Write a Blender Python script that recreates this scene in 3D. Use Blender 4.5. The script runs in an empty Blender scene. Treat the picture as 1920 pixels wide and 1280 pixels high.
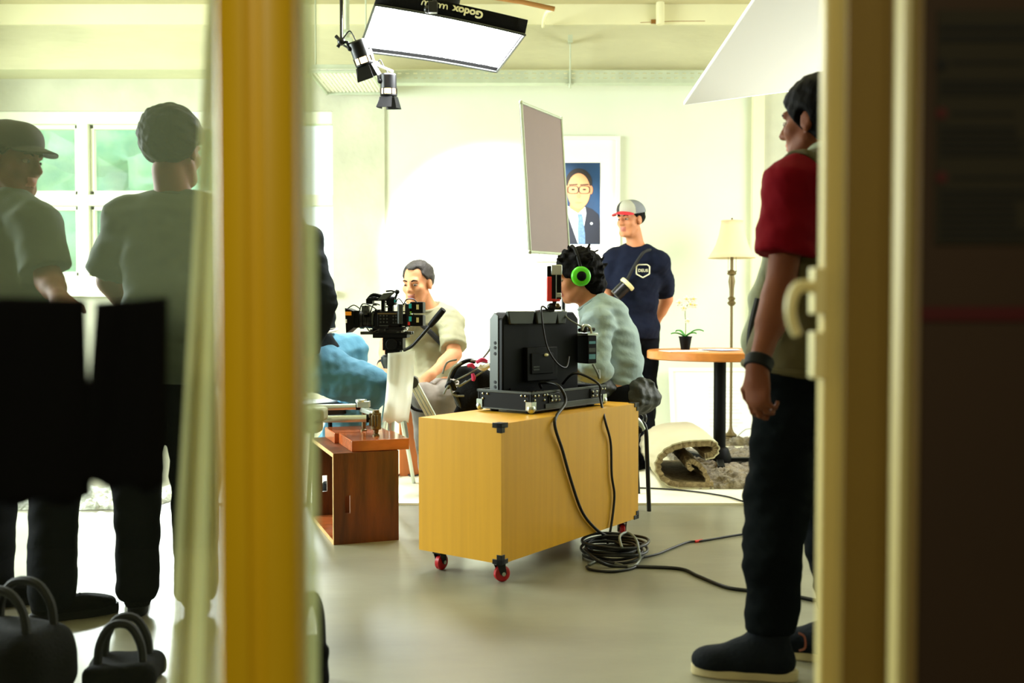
import bpy, math, random
import numpy as np
from mathutils import Vector, Matrix

# ---------------------------------------------------------------- camera, sky, lights, exposure
SC = bpy.context.scene
COL = SC.collection
CAM_H = 1.03
PITCH = math.atan(57 / 1900)
FPX = 1900.0
cam_data = bpy.data.cameras.new('camera')
cam = bpy.data.objects.new('camera', cam_data)
COL.objects.link(cam)
cam.location = (0, 0, CAM_H)
cam.rotation_euler = (math.pi / 2 - PITCH, 0, 0)
cam_data.sensor_width = 36.0
cam_data.lens = 36.0 * FPX / 1920.0
cam_data.clip_start = 0.02
cam_data.dof.use_dof = True
cam_data.dof.focus_distance = 4.7
cam_data.dof.aperture_fstop = 2.5
SC.camera = cam
SC.view_settings.view_transform = 'Standard'
SC.view_settings.look = 'None'
SC.view_settings.gamma = 1.0
SC.view_settings.use_curve_mapping = False
SC.view_settings.exposure = 0.28
try:
    SC.cycles.use_denoising = True
    SC.cycles.max_bounces = 8
    SC.cycles.transparent_max_bounces = 12
    SC.cycles.caustics_reflective = False
    SC.cycles.caustics_refractive = False
    SC.cycles.sample_clamp_indirect = 6.0
except Exception:
    pass

world = bpy.data.worlds.new('sky')
SC.world = world
world.use_nodes = True
_bg = world.node_tree.nodes['Background']
_bg.inputs[0].default_value = (0.86, 1.0, 0.97, 1)
_bg.inputs[1].default_value = 1.7


def add_light(name, kind, loc, aim, energy, color, size=None, size_y=None, spread=None, **kw):
    d = bpy.data.lights.new(name, kind)
    d.energy = energy
    d.color = color
    if kind == 'AREA':
        d.shape = 'RECTANGLE'
        d.size = size
        d.size_y = size_y or size
        if spread:
            d.spread = spread
    for k, v in kw.items():
        setattr(d, k, v)
    o = bpy.data.objects.new(name, d)
    COL.objects.link(o)
    o.location = loc
    o.rotation_euler = (Vector(aim) - Vector(loc)).to_track_quat('-Z', 'Y').to_euler()
    return o


# daylight through the window openings of the left and right side walls
add_light('window_daylight', 'AREA', (-4.9, 5.2, 1.9), (-0.3, 4.6, 0.6), 430, (0.90, 1.0, 0.96), 3.0, 1.8)
# low soft sun coming in through the back window
add_light('sun', 'SUN', (-4, 16, 6), (-4 + .30, 16 - 1.0, 6 - .50), 5.0, (0.90, 1.0, 0.98), angle=math.radians(9))
add_light('window_daylight', 'AREA', (3.25, 6.2, 1.9), (0.8, 6.3, 0.9), 70, (1.0, 1.0, 0.93), 2.2, 1.6)
# the halogen head aimed at the set (the softbox glows by itself)
add_light('halogen_lamp', 'SPOT', (-1.02, 5.62, 2.36), (-0.12, 8.2, 1.42), 1000, (1.0, 0.99, 0.91), spot_size=math.radians(40), spot_blend=0.3, shadow_soft_size=0.05)
# corridor ceiling lamp behind the photographer
# unseen lamp added beyond the doorway to brighten the hanging foam board
add_light('board_fill_lamp', 'SPOT', (2.45, 4.9, 1.5), (1.35, 4.3, 2.6), 1000, (1.0, 1.0, 0.93), spot_size=math.radians(75), spot_blend=0.6, shadow_soft_size=0.08)
add_light('corridor_lamp', 'AREA', (-0.5, -1.4, 2.35), (-0.15, 1.0, 1.3), 23, (1.0, 0.93, 0.64), 0.5, 0.3)

# ---------------------------------------------------------------- projection helpers
_F = Vector((0, math.cos(PITCH), -math.sin(PITCH)))
_U = Vector((0, math.sin(PITCH), math.cos(PITCH)))
_R = Vector((1, 0, 0))
_O = Vector((0, 0, CAM_H))


def ray(px, py):
    return _F + _R * ((px - 960) / FPX) + _U * ((640 - py) / FPX)


def at(px, py, d):
    v = ray(px, py)
    return _O + v * (d / v.y)


def onz(px, py, z=0.0):
    v = ray(px, py)
    return _O + v * ((z - CAM_H) / v.z)


V = Vector

# ---------------------------------------------------------------- materials


def lin(c):
    out = []
    for x in c[:3]:
        x = x / 255.0
        out.append(x / 12.92 if x <= 0.04045 else ((x + 0.055) / 1.055) ** 2.4)
    return (*out, 1.0)


def mat(name, col, rough=0.5, metal=0.0, var=0.0, vscale=6.0, bump=0.0, bscale=40.0, stretch=None, col2=None,
        emit=None, estr=0.0, spec=0.5, sheen=0.0, trans=0.0):
    m = bpy.data.materials.new(name)
    m.use_nodes = True
    nt = m.node_tree
    b = nt.nodes['Principled BSDF']
    b.inputs['Base Color'].default_value = lin(col)
    b.inputs['Roughness'].default_value = rough
    b.inputs['Metallic'].default_value = metal
    b.inputs['Specular IOR Level'].default_value = spec
    if sheen:
        b.inputs['Sheen Weight'].default_value = sheen
    if emit:
        b.inputs['Emission Color'].default_value = lin(emit)
        b.inputs['Emission Strength'].default_value = estr
    tc = None
    if var or bump or col2:
        tc = nt.nodes.new('ShaderNodeTexCoord')
        mp = nt.nodes.new('ShaderNodeMapping')
        nt.links.new(tc.outputs['Object'], mp.inputs['Vector'])
        if stretch:
            mp.inputs['Scale'].default_value = stretch
    if var or col2:
        n = nt.nodes.new('ShaderNodeTexNoise')
        n.inputs['Scale'].default_value = vscale
        n.inputs['Detail'].default_value = 5
        nt.links.new(mp.outputs[0], n.inputs['Vector'])
        r = nt.nodes.new('ShaderNodeValToRGB')
        r.color_ramp.elements[0].position = 0.3
        r.color_ramp.elements[1].position = 0.72
        c = lin(col)
        k = 1 - var
        r.color_ramp.elements[0].color = lin(col2) if col2 else (c[0] * k, c[1] * k, c[2] * k, 1)
        r.color_ramp.elements[1].color = (min(1, c[0] * (1 + var * .5)), min(1, c[1] * (1 + var * .5)), min(1, c[2] * (1 + var * .5)), 1)
        nt.links.new(n.outputs['Fac'], r.inputs[0])
        nt.links.new(r.outputs[0], b.inputs['Base Color'])
    if bump:
        n2 = nt.nodes.new('ShaderNodeTexNoise')
        n2.inputs['Scale'].default_value = bscale
        n2.inputs['Detail'].default_value = 4
        nt.links.new(mp.outputs[0], n2.inputs['Vector'])
        bp = nt.nodes.new('ShaderNodeBump')
        bp.inputs['Strength'].default_value = bump
        bp.inputs['Distance'].default_value = 0.01
        nt.links.new(n2.outputs['Fac'], bp.inputs['Height'])
        nt.links.new(bp.outputs[0], b.inputs['Normal'])
    if trans:
        out = nt.nodes['Material Output']
        tr = nt.nodes.new('ShaderNodeBsdfTranslucent')
        tr.inputs[0].default_value = lin(col)
        mx = nt.nodes.new('ShaderNodeMixShader')
        mx.inputs[0].default_value = trans
        nt.links.new(b.outputs[0], mx.inputs[1])
        nt.links.new(tr.outputs[0], mx.inputs[2])
        nt.links.new(mx.outputs[0], out.inputs[0])
    return m


def veil_mat(name, col, haze, gloss=0.04, back=0.5, low=None):
    """glass or thin sheer cloth: mostly clear, with a scattering haze mixed into the material"""
    m = bpy.data.materials.new(name)
    m.use_nodes = True
    nt = m.node_tree
    nt.nodes.remove(nt.nodes['Principled BSDF'])
    out = nt.nodes['Material Output']
    tp = nt.nodes.new('ShaderNodeBsdfTransparent')
    tl = nt.nodes.new('ShaderNodeBsdfTranslucent')
    df = nt.nodes.new('ShaderNodeBsdfDiffuse')
    gl = nt.nodes.new('ShaderNodeBsdfGlossy')
    gl.inputs['Roughness'].default_value = 0.02
    tl.inputs[0].default_value = lin(col)
    df.inputs[0].default_value = lin(col)
    a = nt.nodes.new('ShaderNodeMixShader')
    a.inputs[0].default_value = back
    nt.links.new(tl.outputs[0], a.inputs[1])
    nt.links.new(df.outputs[0], a.inputs[2])
    bmix = nt.nodes.new('ShaderNodeMixShader')
    bmix.inputs[0].default_value = haze
    if low is not None:
        # reflection haze painted into the upper glass, fading to almost none lower down
        tc = nt.nodes.new('ShaderNodeTexCoord')
        sx = nt.nodes.new('ShaderNodeSeparateXYZ')
        nt.links.new(tc.outputs['Object'], sx.inputs[0])
        mr = nt.nodes.new('ShaderNodeMapRange')
        mr.inputs[1].default_value, mr.inputs[2].default_value = low[0], low[1]
        mr.inputs[3].default_value, mr.inputs[4].default_value = low[2], haze
        nt.links.new(sx.outputs[2], mr.inputs[0])
        nt.links.new(mr.outputs[0], bmix.inputs[0])
    nt.links.new(tp.outputs[0], bmix.inputs[1])
    nt.links.new(a.outputs[0], bmix.inputs[2])
    c = nt.nodes.new('ShaderNodeMixShader')
    c.inputs[0].default_value = gloss
    nt.links.new(bmix.outputs[0], c.inputs[1])
    nt.links.new(gl.outputs[0], c.inputs[2])
    nt.links.new(c.outputs[0], out.inputs[0])
    return m


# ---------------------------------------------------------------- object helpers
WM = {}          # world matrices of the roots and of their parts


def root(name, loc, label, cat, group=None, rz=0.0):
    o = bpy.data.objects.new(name, None)
    o.empty_display_size = 0.1
    COL.objects.link(o)
    o.location = loc
    o.rotation_euler = (0, 0, rz)
    WM[o.name] = Matrix.Translation(V(loc)) @ Matrix.Rotation(rz, 4, 'Z')
    o['label'] = label
    o['category'] = cat
    if group:
        o['group'] = group
    return o


def tag(o, label, cat, group=None, kind=None):
    o['label'] = label
    o['category'] = cat
    if group:
        o['group'] = group
    if kind:
        o['kind'] = kind
    return o


def link_mesh(name, verts, faces, mats, parent=None, origin=None, midx=None, smooth=True, angle=40, bevel=0, bsegs=2):
    me = bpy.data.meshes.new(name)
    verts = np.asarray(verts, dtype=float)
    if parent is not None:
        M = WM[parent.name]
    elif origin is not None:
        M = Matrix.Translation(V(origin))
    else:
        lo, hi = verts.min(0), verts.max(0)
        M = Matrix.Translation(V(((lo[0] + hi[0]) / 2, (lo[1] + hi[1]) / 2, lo[2])))
    Mi = np.array(M.inverted())
    lv = verts @ Mi[:3, :3].T + Mi[:3, 3]
    me.from_pydata(lv.tolist(), [], faces if isinstance(faces, list) else faces.tolist())
    for m in (mats if isinstance(mats, (list, tuple)) else [mats]):
        me.materials.append(m)
    if midx is not None:
        me.polygons.foreach_set('material_index', np.asarray(midx, dtype=np.int32))
    if smooth:
        me.polygons.foreach_set('use_smooth', [True] * len(me.polygons))
        if angle and angle < 170:
            me.set_sharp_from_angle(angle=math.radians(angle))
    me.update()
    o = bpy.data.objects.new(name, me)
    COL.objects.link(o)
    if parent is not None:
        o.parent = parent
        WM[o.name] = M
    else:
        o.location = M.translation
        WM[o.name] = M
    if bevel:
        md = o.modifiers.new('bevel', 'BEVEL')
        md.width = bevel
        md.segments = bsegs
        md.limit_method = 'ANGLE'
        md.angle_limit = math.radians(35)
    return o


def rotz(a):
    return np.array([[math.cos(a), -math.sin(a), 0], [math.sin(a), math.cos(a), 0], [0, 0, 1]])


def basis(axis, hint=(0, 0, 1)):
    """3x3 with columns x, y, axis"""
    z = V(axis).normalized()
    h = V(hint)
    if abs(z.dot(h.normalized())) > 0.98:
        h = V((0, 1, 0)) if abs(z.y) < 0.9 else V((1, 0, 0))
    x = h.cross(z).normalized()
    y = z.cross(x)
    return np.array([x, y, z]).T


class MB:
    def __init__(self):
        self.v, self.f, self.m = [], [], []

    def _add(self, vs, fs, mi=0):
        n = len(self.v)
        self.v += [tuple(map(float, p)) for p in vs]
        self.f += [tuple(i + n for i in f) for f in fs]
        self.m += [mi] * len(fs)
        return self

    def box(self, c, s, R=None, mi=0):
        R = np.eye(3) if R is None else R
        c = np.array(c, float)
        h = np.array(s, float) / 2
        vs = [c + R @ (h * np.array(k)) for k in ((-1, -1, -1), (1, -1, -1), (1, 1, -1), (-1, 1, -1), (-1, -1, 1), (1, -1, 1), (1, 1, 1), (-1, 1, 1))]
        return self._add(vs, [(3, 2, 1, 0), (4, 5, 6, 7), (0, 1, 5, 4), (1, 2, 6, 5), (2, 3, 7, 6), (3, 0, 4, 7)], mi)

    def hexa(self, bottom, top, mi=0):
        return self._add(list(bottom) + list(top), [(3, 2, 1, 0), (4, 5, 6, 7), (0, 1, 5, 4), (1, 2, 6, 5), (2, 3, 7, 6), (3, 0, 4, 7)], mi)

    def slab(self, quad, t, mi=0):
        """thick plate: quad corners, thickness along -normal"""
        q = [V(p) for p in quad]
        n = (q[1] - q[0]).cross(q[3] - q[0]).normalized() * t
        return self.hexa([p - n for p in q], q, mi)

    def cyl(self, p0, p1, r0, r1=None, n=20, mi=0, cap=True):
        r1 = r0 if r1 is None else r1
        p0, p1 = np.array(p0, float), np.array(p1, float)
        B = basis(p1 - p0)
        vs = []
        for p, r in ((p0, r0), (p1, r1)):
            for i in range(n):
                a = 2 * math.pi * i / n
                vs.append(p + r * (B[:, 0] * math.cos(a) + B[:, 1] * math.sin(a)))
        fs = [(i, (i + 1) % n, n + (i + 1) % n, n + i) for i in range(n)]
        if cap:
            fs += [tuple(range(n - 1, -1, -1)), tuple(range(n, 2 * n))]
        return self._add(vs, fs, mi)

    def tube(self, pts, r, n=8, mi=0, cap=True, sub=0, closed=False):
        pts = [np.array(p, float) for p in pts]
        if sub:
            out = []
            k = len(pts)
            for i in range(k - (0 if closed else 1)):
                p0 = pts[(i - 1) % k] if (i > 0 or closed) else pts[0]
                p1, p2 = pts[i], pts[(i + 1) % k]
                p3 = pts[(i + 2) % k] if (i + 2 < k or closed) else p2
                for j in range(sub):
                    t = j / sub
                    out.append(.5 * ((2 * p1) + (-p0 + p2) * t + (2 * p0 - 5 * p1 + 4 * p2 - p3) * t * t + (-p0 + 3 * p1 - 3 * p2 + p3) * t ** 3))
            if not closed:
                out.append(pts[-1])
            pts = out
        k = len(pts)
        rs = r if hasattr(r, '__len__') else [r] * k
        if len(rs) != k:
            rs = np.interp(np.linspace(0, 1, k), np.linspace(0, 1, len(rs)), rs)
        vs = []
        prev = None
        for i in range(k):
            if closed:
                t = pts[(i + 1) % k] - pts[i - 1]
            else:
                t = pts[min(i + 1, k - 1)] - pts[max(i - 1, 0)]
            t = t / (np.linalg.norm(t) + 1e-12)
            if prev is None:
                B = basis(t)
                x = B[:, 0]
            else:
                x = prev - t * (prev @ t)
                x = x / (np.linalg.norm(x) + 1e-12)
            y = np.cross(t, x)
            prev = x
            for j in range(n):
                a = 2 * math.pi * j / n
                vs.append(pts[i] + rs[i] * (x * math.cos(a) + y * math.sin(a)))
        fs = []
        for i in range(k if closed else k - 1):
            i2 = (i + 1) % k
            for j in range(n):
                fs.append((i * n + j, i * n + (j + 1) % n, i2 * n + (j + 1) % n, i2 * n + j))
        if cap and not closed:
            fs += [tuple(range(n - 1, -1, -1)), tuple((k - 1) * n + j for j in range(n))]
        return self._add(vs, fs, mi)

    def lathe(self, base, prof, n=28, axis=(0, 0, 1), mi=0, cap=True):
        """prof: list of (radius, height)"""
        base = np.array(base, float)
        B = basis(axis)
        vs = []
        for r, h in prof:
            for i in range(n):
                a = 2 * math.pi * i / n
                vs.append(base + B[:, 2] * h + r * (B[:, 0] * math.cos(a) + B[:, 1] * math.sin(a)))
        fs = []
        for k in range(len(prof) - 1):
            for i in range(n):
                fs.append((k * n + i, k * n + (i + 1) % n, (k + 1) * n + (i + 1) % n, (k + 1) * n + i))
        if cap:
            fs += [tuple(range(n - 1, -1, -1)), tuple((len(prof) - 1) * n + i for i in range(n))]
        return self._add(vs, fs, mi)

    def ell(self, c, r, R=None, nu=16, nv=10, mi=0):
        R = np.eye(3) if R is None else R
        c = np.array(c, float)
        r = np.array(r if hasattr(r, '__len__') else (r, r, r), float)
        vs = [c + R @ (r * np.array((0, 0, -1)))]
        for j in range(1, nv):
            t = -math.pi / 2 + math.pi * j / nv
            for i in range(nu):
                a = 2 * math.pi * i / nu
                vs.append(c + R @ (r * np.array((math.cos(t) * math.cos(a), math.cos(t) * math.sin(a), math.sin(t)))))
        vs.append(c + R @ (r * np.array((0, 0, 1))))
        fs = [(0, 1 + (i + 1) % nu, 1 + i) for i in range(nu)]
        for j in range(nv - 2):
            for i in range(nu):
                a, b2 = 1 + j * nu, 1 + (j + 1) * nu
                fs.append((a + i, a + (i + 1) % nu, b2 + (i + 1) % nu, b2 + i))
        a = 1 + (nv - 2) * nu
        fs += [(a + i, a + (i + 1) % nu, len(vs) - 1) for i in range(nu)]
        return self._add(vs, fs, mi)

    def prism(self, poly, org, X, Y, t, mi=0):
        """2D polygon (ccw) in the plane org + x*X + y*Y, thickness t along X x Y"""
        org, X, Y = np.array(org, float), np.array(X, float), np.array(Y, float)
        N = np.cross(X, Y)
        N = N / np.linalg.norm(N) * t
        a = sum(poly[i][0] * poly[(i + 1) % len(poly)][1] - poly[(i + 1) % len(poly)][0] * poly[i][1] for i in range(len(poly)))
        if a < 0:
            poly = poly[::-1]
        lo = [org + X * p[0] + Y * p[1] for p in poly]
        hi = [p + N for p in lo]
        n = len(poly)
        fs = [tuple(range(n - 1, -1, -1)), tuple(range(n, 2 * n))] + [(i, (i + 1) % n, n + (i + 1) % n, n + i) for i in range(n)]
        return self._add(lo + hi, fs, mi)

    def build(self, name, mats, parent=None, bevel=0, smooth=True, angle=40, origin=None, bsegs=2):
        return link_mesh(name, self.v, self.f, mats, parent, origin, self.m, smooth, angle, bevel, bsegs)


def text_mesh(body, size, org, X, Y, mats, name, parent, depth=0.001, align='CENTER', bold=0.0):
    cu = bpy.data.curves.new(name, 'FONT')
    cu.body = body
    cu.size = size
    cu.align_x = align
    cu.align_y = 'CENTER'
    cu.extrude = depth
    cu.offset = bold
    tmp = bpy.data.objects.new('lettering', cu)
    COL.objects.link(tmp)
    bpy.context.view_layer.update()
    dg = bpy.context.evaluated_depsgraph_get()
    me = bpy.data.meshes.new_from_object(tmp.evaluated_get(dg))
    X, Y = np.array(X, float), np.array(Y, float)
    N = np.cross(X, Y)
    vs = [np.array(org, float) + X * v.co.x + Y * v.co.y + N * v.co.z for v in me.vertices]
    fs = [tuple(p.vertices) for p in me.polygons]
    bpy.data.objects.remove(tmp)
    bpy.data.meshes.remove(me)
    bpy.data.curves.remove(cu)
    return link_mesh(name, vs, fs, mats, parent, smooth=False)


# ---------------------------------------------------------------- implicit surfaces for bodies and cloth
def _n(P, s, seed=0):
    r = np.random.RandomState(seed)
    out = 0
    for i in range(4):
        k = r.normal(size=3)
        k = k / np.linalg.norm(k) * s * (0.7 + 0.6 * i)
        k2 = r.normal(size=3)
        k2 = k2 / np.linalg.norm(k2) * s * (0.5 + 0.5 * i)
        out = out + np.sin(P @ k + r.uniform(0, 6)) * np.sin(P @ k2 + r.uniform(0, 6)) / (1 + .5 * i)
    return out


class Sdf:
    def __init__(self, h):
        self.h = h
        self.ops = []

    def _p(self, mode, fn, lo, hi, k):
        self.ops.append((mode, fn, np.array(lo, float), np.array(hi, float), k))
        return self

    def cone(self, a, b, ra, rb, k=0.02, mode='add', flat=False):
        a, b = np.array(a, float), np.array(b, float)
        ab = b - a
        L = np.linalg.norm(ab) + 1e-9
        R = max(ra, rb)

        def fn(P):
            q = P - a
            t = (q @ ab) / (L * L)
            if flat:
                rad = np.linalg.norm(q - t[..., None] * ab, axis=-1)
                return np.maximum(rad - (ra + (rb - ra) * np.clip(t, -.2, 1.2)), np.maximum(-t, t - 1) * L)
            tc = np.clip(t, 0, 1)
            return np.linalg.norm(q - tc[..., None] * ab, axis=-1) - (ra + (rb - ra) * tc)
        return self._p(mode, fn, np.minimum(a, b) - R, np.maximum(a, b) + R, k)

    def chain(self, pts, rs, k=0.02, mode='add'):
        for i in range(len(pts) - 1):
            self.cone(pts[i], pts[i + 1], rs[i], rs[i + 1], k, mode)
        return self

    def ell(self, c, r, R=None, k=0.02, mode='add'):
        c = np.array(c, float)
        r = np.array(r if hasattr(r, '__len__') else (r, r, r), float)
        R = np.eye(3) if R is None else np.array(R)

        def fn(P):
            q = (P - c) @ R
            k0 = np.linalg.norm(q / r, axis=-1)
            k1 = np.linalg.norm(q / (r * r), axis=-1) + 1e-9
            return k0 * (k0 - 1) / k1
        e = np.sqrt(((R * r) ** 2).sum(1))
        return self._p(mode, fn, c - e, c + e, k)

    def boxp(self, c, half, R=None, rnd=0.0, k=0.01, mode='add'):
        c, half = np.array(c, float), np.array(half, float)
        R = np.eye(3) if R is None else np.array(R)

        def fn(P):
            q = np.abs((P - c) @ R) - (half - rnd)
            return np.linalg.norm(np.maximum(q, 0), axis=-1) + np.minimum(q.max(-1), 0) - rnd
        e = np.abs(R) @ half
        return self._p(mode, fn, c - e, c + e, k)

    def plane(self, p, n, k=0.004):
        """remove everything on the side n points to"""
        p = np.array(p, float)
        n = np.array(V(n).normalized())
        return self._p('cut', lambda P: (P - p) @ n, None if False else [0, 0, 0], [0, 0, 0], k)

    def noise(self, amp, s, seed=0, stretch=(1, 1, 1)):
        st = np.array(stretch, float)
        return self._p('noise', lambda P: amp * _n(P * st, s, seed), [0, 0, 0], [0, 0, 0], 0)

    def mesh(self, smooth=1):
        h = self.h
        los = [o[2] for o in self.ops if o[0] == 'add']
        his = [o[3] for o in self.ops if o[0] == 'add']
        pad = 4 * h + 0.02
        lo = np.min(los, 0) - pad
        hi = np.max(his, 0) + pad
        n = np.ceil((hi - lo) / h).astype(int) + 1
        D = np.full(n, 0.5, dtype=np.float32)
        ax = [lo[i] + h * np.arange(n[i]) for i in range(3)]

        def window(l, u):
            i0 = np.clip(np.floor((l - lo) / h).astype(int), 0, n - 1)
            i1 = np.clip(np.ceil((u - lo) / h).astype(int) + 1, 1, n)
            sl = tuple(slice(i0[i], i1[i]) for i in range(3))
            P = np.stack(np.meshgrid(ax[0][sl[0]], ax[1][sl[1]], ax[2][sl[2]], indexing='ij'), -1)
            return sl, P
        for mode, fn, l, u, k in self.ops:
            if mode in ('add', 'sub'):
                w = k + 3 * h + 0.015
                sl, P = window(l - w, u + w)
                if P.size == 0:
                    continue
                d = fn(P)
                cur = D[sl]
                if mode == 'add':
                    if k > 0:
                        t = np.clip(.5 + .5 * (cur - d) / k, 0, 1)
                        D[sl] = cur * (1 - t) + d * t - k * t * (1 - t)
                    else:
                        D[sl] = np.minimum(cur, d)
                else:
                    d = -d
                    if k > 0:
                        t = np.clip(.5 - .5 * (cur - d) / k, 0, 1)
                        D[sl] = cur * (1 - t) + d * t + k * t * (1 - t)
                    else:
                        D[sl] = np.maximum(cur, d)
            else:
                near = np.abs(D) < 0.12
                idx = np.argwhere(near)
                P = lo + h * idx
                val = fn(P)
                if mode == 'noise':
                    D[near] += val
                else:
                    # cut: exact maximum everywhere
                    Pn = val
                    D[near] = np.maximum(D[near], Pn)
                    inside = D < -0.11
                    if inside.any():
                        Pi = lo + h * np.argwhere(inside)
                        D[inside] = np.maximum(D[inside], fn(Pi))
        D = D.astype(np.float64)
        ins = D < 0
        c = np.zeros(n - 1, dtype=np.int8)
        for dx in (0, 1):
            for dy in (0, 1):
                for dz in (0, 1):
                    c += ins[dx:n[0] - 1 + dx, dy:n[1] - 1 + dy, dz:n[2] - 1 + dz]
        act = (c > 0) & (c < 8)
        idx = np.full(n - 1, -1, dtype=np.int64)
        cells = np.argwhere(act)
        idx[act] = np.arange(len(cells))
        acc = np.zeros((len(cells), 3))
        cnt = np.zeros(len(cells))
        corners = [(dx, dy, dz) for dx in (0, 1) for dy in (0, 1) for dz in (0, 1)]
        vals = {k: D[cells[:, 0] + k[0], cells[:, 1] + k[1], cells[:, 2] + k[2]] for k in corners}
        for a in corners:
            for i in range(3):
                if a[i] == 0:
                    b = list(a)
                    b[i] = 1
                    b = tuple(b)
                    va, vb = vals[a], vals[b]
                    m = (va < 0) != (vb < 0)
                    t = np.where(m, va / np.where(np.abs(va - vb) < 1e-12, 1, va - vb), 0)
                    p = np.tile(np.array(a, float), (len(cells), 1))
                    p[:, i] += t
                    acc[m] += p[m]
                    cnt[m] += 1
        verts = lo + h * (cells + acc / np.maximum(cnt, 1)[:, None])
        faces = []
        for i in range(3):
            j, k = (i + 1) % 3, (i + 2) % 3
            A = [slice(None)] * 3
            Bs = [slice(None)] * 3
            A[i] = slice(0, n[i] - 1)
            Bs[i] = slice(1, n[i])
            for q in (j, k):
                A[q] = slice(1, n[q] - 1)
                Bs[q] = slice(1, n[q] - 1)
            ia, ib = ins[tuple(A)], ins[tuple(Bs)]
            for flip, m in ((False, ia & ~ib), (True, ~ia & ib)):
                e = np.argwhere(m)
                if not len(e):
                    continue
                e[:, j] += 1
                e[:, k] += 1
                q = []
                for oj, ok in ((-1, -1), (0, -1), (0, 0), (-1, 0)):
                    cc = e.copy()
                    cc[:, j] += oj
                    cc[:, k] += ok
                    q.append(idx[cc[:, 0], cc[:, 1], cc[:, 2]])
                q = np.stack(q, 1)
                faces.append(q[:, ::-1] if flip else q)
        faces = np.concatenate(faces)
        faces = faces[(faces >= 0).all(1)]
        for _ in range(smooth):
            s = np.zeros_like(verts)
            w = np.zeros(len(verts))
            for a, b in ((0, 1), (1, 2), (2, 3), (3, 0)):
                np.add.at(s, faces[:, a], verts[faces[:, b]])
                np.add.at(w, faces[:, a], 1)
                np.add.at(s, faces[:, b], verts[faces[:, a]])
                np.add.at(w, faces[:, b], 1)
            verts = verts * .5 + .5 * s / np.maximum(w, 1)[:, None]
        return verts, faces

    def build(self, name, mats, parent=None, smooth=1, matfn=None, origin=None):
        v, f = self.mesh(smooth)
        mi = None
        if matfn is not None:
            mi = matfn(v[f].mean(1))
        return link_mesh(name, v, f, mats, parent, origin, mi, True, 180)


def struct(o):
    o['kind'] = 'structure'
    return o

# ---------------------------------------------------------------- materials used
M = {}
M['wall'] = mat('white_wall_paint', (218, 224, 204), .75, var=.05, vscale=2, bump=.08, bscale=60)
M['concrete'] = mat('raw_concrete', (200, 201, 178), .85, var=.22, vscale=2.2, bump=.35, bscale=25)
M['beam'] = mat('painted_concrete', (204, 201, 164), .85, var=.16, vscale=2.5, bump=.25, bscale=25, stretch=(.5, 1, 1.6))
M['ceiling'] = mat('ceiling_concrete', (188, 180, 138), .9, var=.15, vscale=2, bump=.3, bscale=20)
M['cream_paint'] = mat('cream_paint', (232, 228, 188), .6, var=.05, vscale=3)
M['floor'] = mat('polished_concrete', (138, 136, 116), .32, var=.34, vscale=1.5, bump=.10, bscale=9, stretch=(.6, 1.3, 1))
M['white_floor'] = mat('white_floor_sheet', (246, 242, 218), .6, var=.03, vscale=3)
M['white_paint'] = mat('white_gloss_paint', (240, 240, 226), .4)
M['window_frame'] = mat('cream_window_paint', (232, 236, 214), .5)
M['pane'] = veil_mat('window_pane', (225, 240, 235), .06, .004)
M['door_glass'] = veil_mat('painted_haze_glass', (200, 214, 172), .078, .02, back=.35, low=(1.00, 1.06, .003))
M['glass_edge'] = veil_mat('painted_haze_edge', (214, 226, 182), .62, .04, back=.35)  # pale reflection on the narrow strip, painted in as strong haze
M['curtain'] = veil_mat('sheer_curtain', (198, 198, 152), .70, .0, back=.5)
M['yellow_post'] = mat('yellow_varnish', (240, 190, 20), .42, var=.10, vscale=5, stretch=(3, 3, .4))
M['jamb_shaded'] = mat('shaded_jamb_paint', (132, 104, 40), .45, var=.06, vscale=4)  # darker copy of the door paint, recess shade put into the colour
M['door_lit'] = mat('lit_door_paint', (206, 190, 120), .45, var=.05, vscale=4)  # lighter copy of the jamb paint, room light put into the colour
M['corridor_wall'] = mat('dark_brown_wall', (58, 38, 14), .7, var=.2, vscale=2)
M['poster'] = mat('dark_poster_paper', (44, 38, 18), .8)
M['poster_ink'] = mat('poster_ink', (20, 20, 14), .8)
M['poster_red'] = mat('poster_red', (76, 14, 8), .7)
M['red_band'] = mat('red_tape', (74, 5, 4), .6)
M['black'] = mat('black_plastic', (8, 9, 9), .5, spec=.12)
M['black_soft'] = mat('black_cloth', (12, 12, 11), .9, spec=.1, bump=.3, bscale=120)
M['black_rubber'] = mat('black_rubber', (10, 11, 12), .6, spec=.2)
M['black_gloss'] = mat('black_metal', (14, 15, 16), .32, spec=.35)
M['charcoal'] = mat('charcoal_metal', (58, 62, 58), .4, metal=.5)
M['steel'] = mat('brushed_steel', (190, 196, 186), .28, metal=1.0)
M['alu'] = mat('aluminium', (206, 214, 204), .35, metal=.9)
M['brass'] = mat('aged_brass', (104, 88, 54), .45, metal=.5)
M['case_wood'] = mat('yellow_plywood_laminate', (214, 158, 28), .42, var=.07, vscale=3, stretch=(14, 14, .5))
M['crate_wood'] = mat('dark_stained_wood', (104, 52, 16), .42, var=.65, vscale=3.2, stretch=(7, 7, .8), bump=.15, bscale=30)
M['crate_edge'] = mat('raw_ply_edge', (196, 158, 96), .6, var=.3, vscale=30)
M['plank_wood'] = mat('reddish_varnished_wood', (176, 92, 50), .16, var=.3, vscale=4, stretch=(1, 6, 6))
M['brown_box'] = mat('orange_brown_wood', (186, 102, 44), .5, var=.3, vscale=5, stretch=(3, 3, .6))
M['table_wood'] = mat('honey_oak', (204, 126, 52), .4, var=.22, vscale=4, stretch=(1, 6, 6))
M['red_wheel'] = mat('red_polyurethane', (188, 20, 30), .35)
M['white_board'] = mat('white_foam_board', (248, 248, 240), .7)
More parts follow.
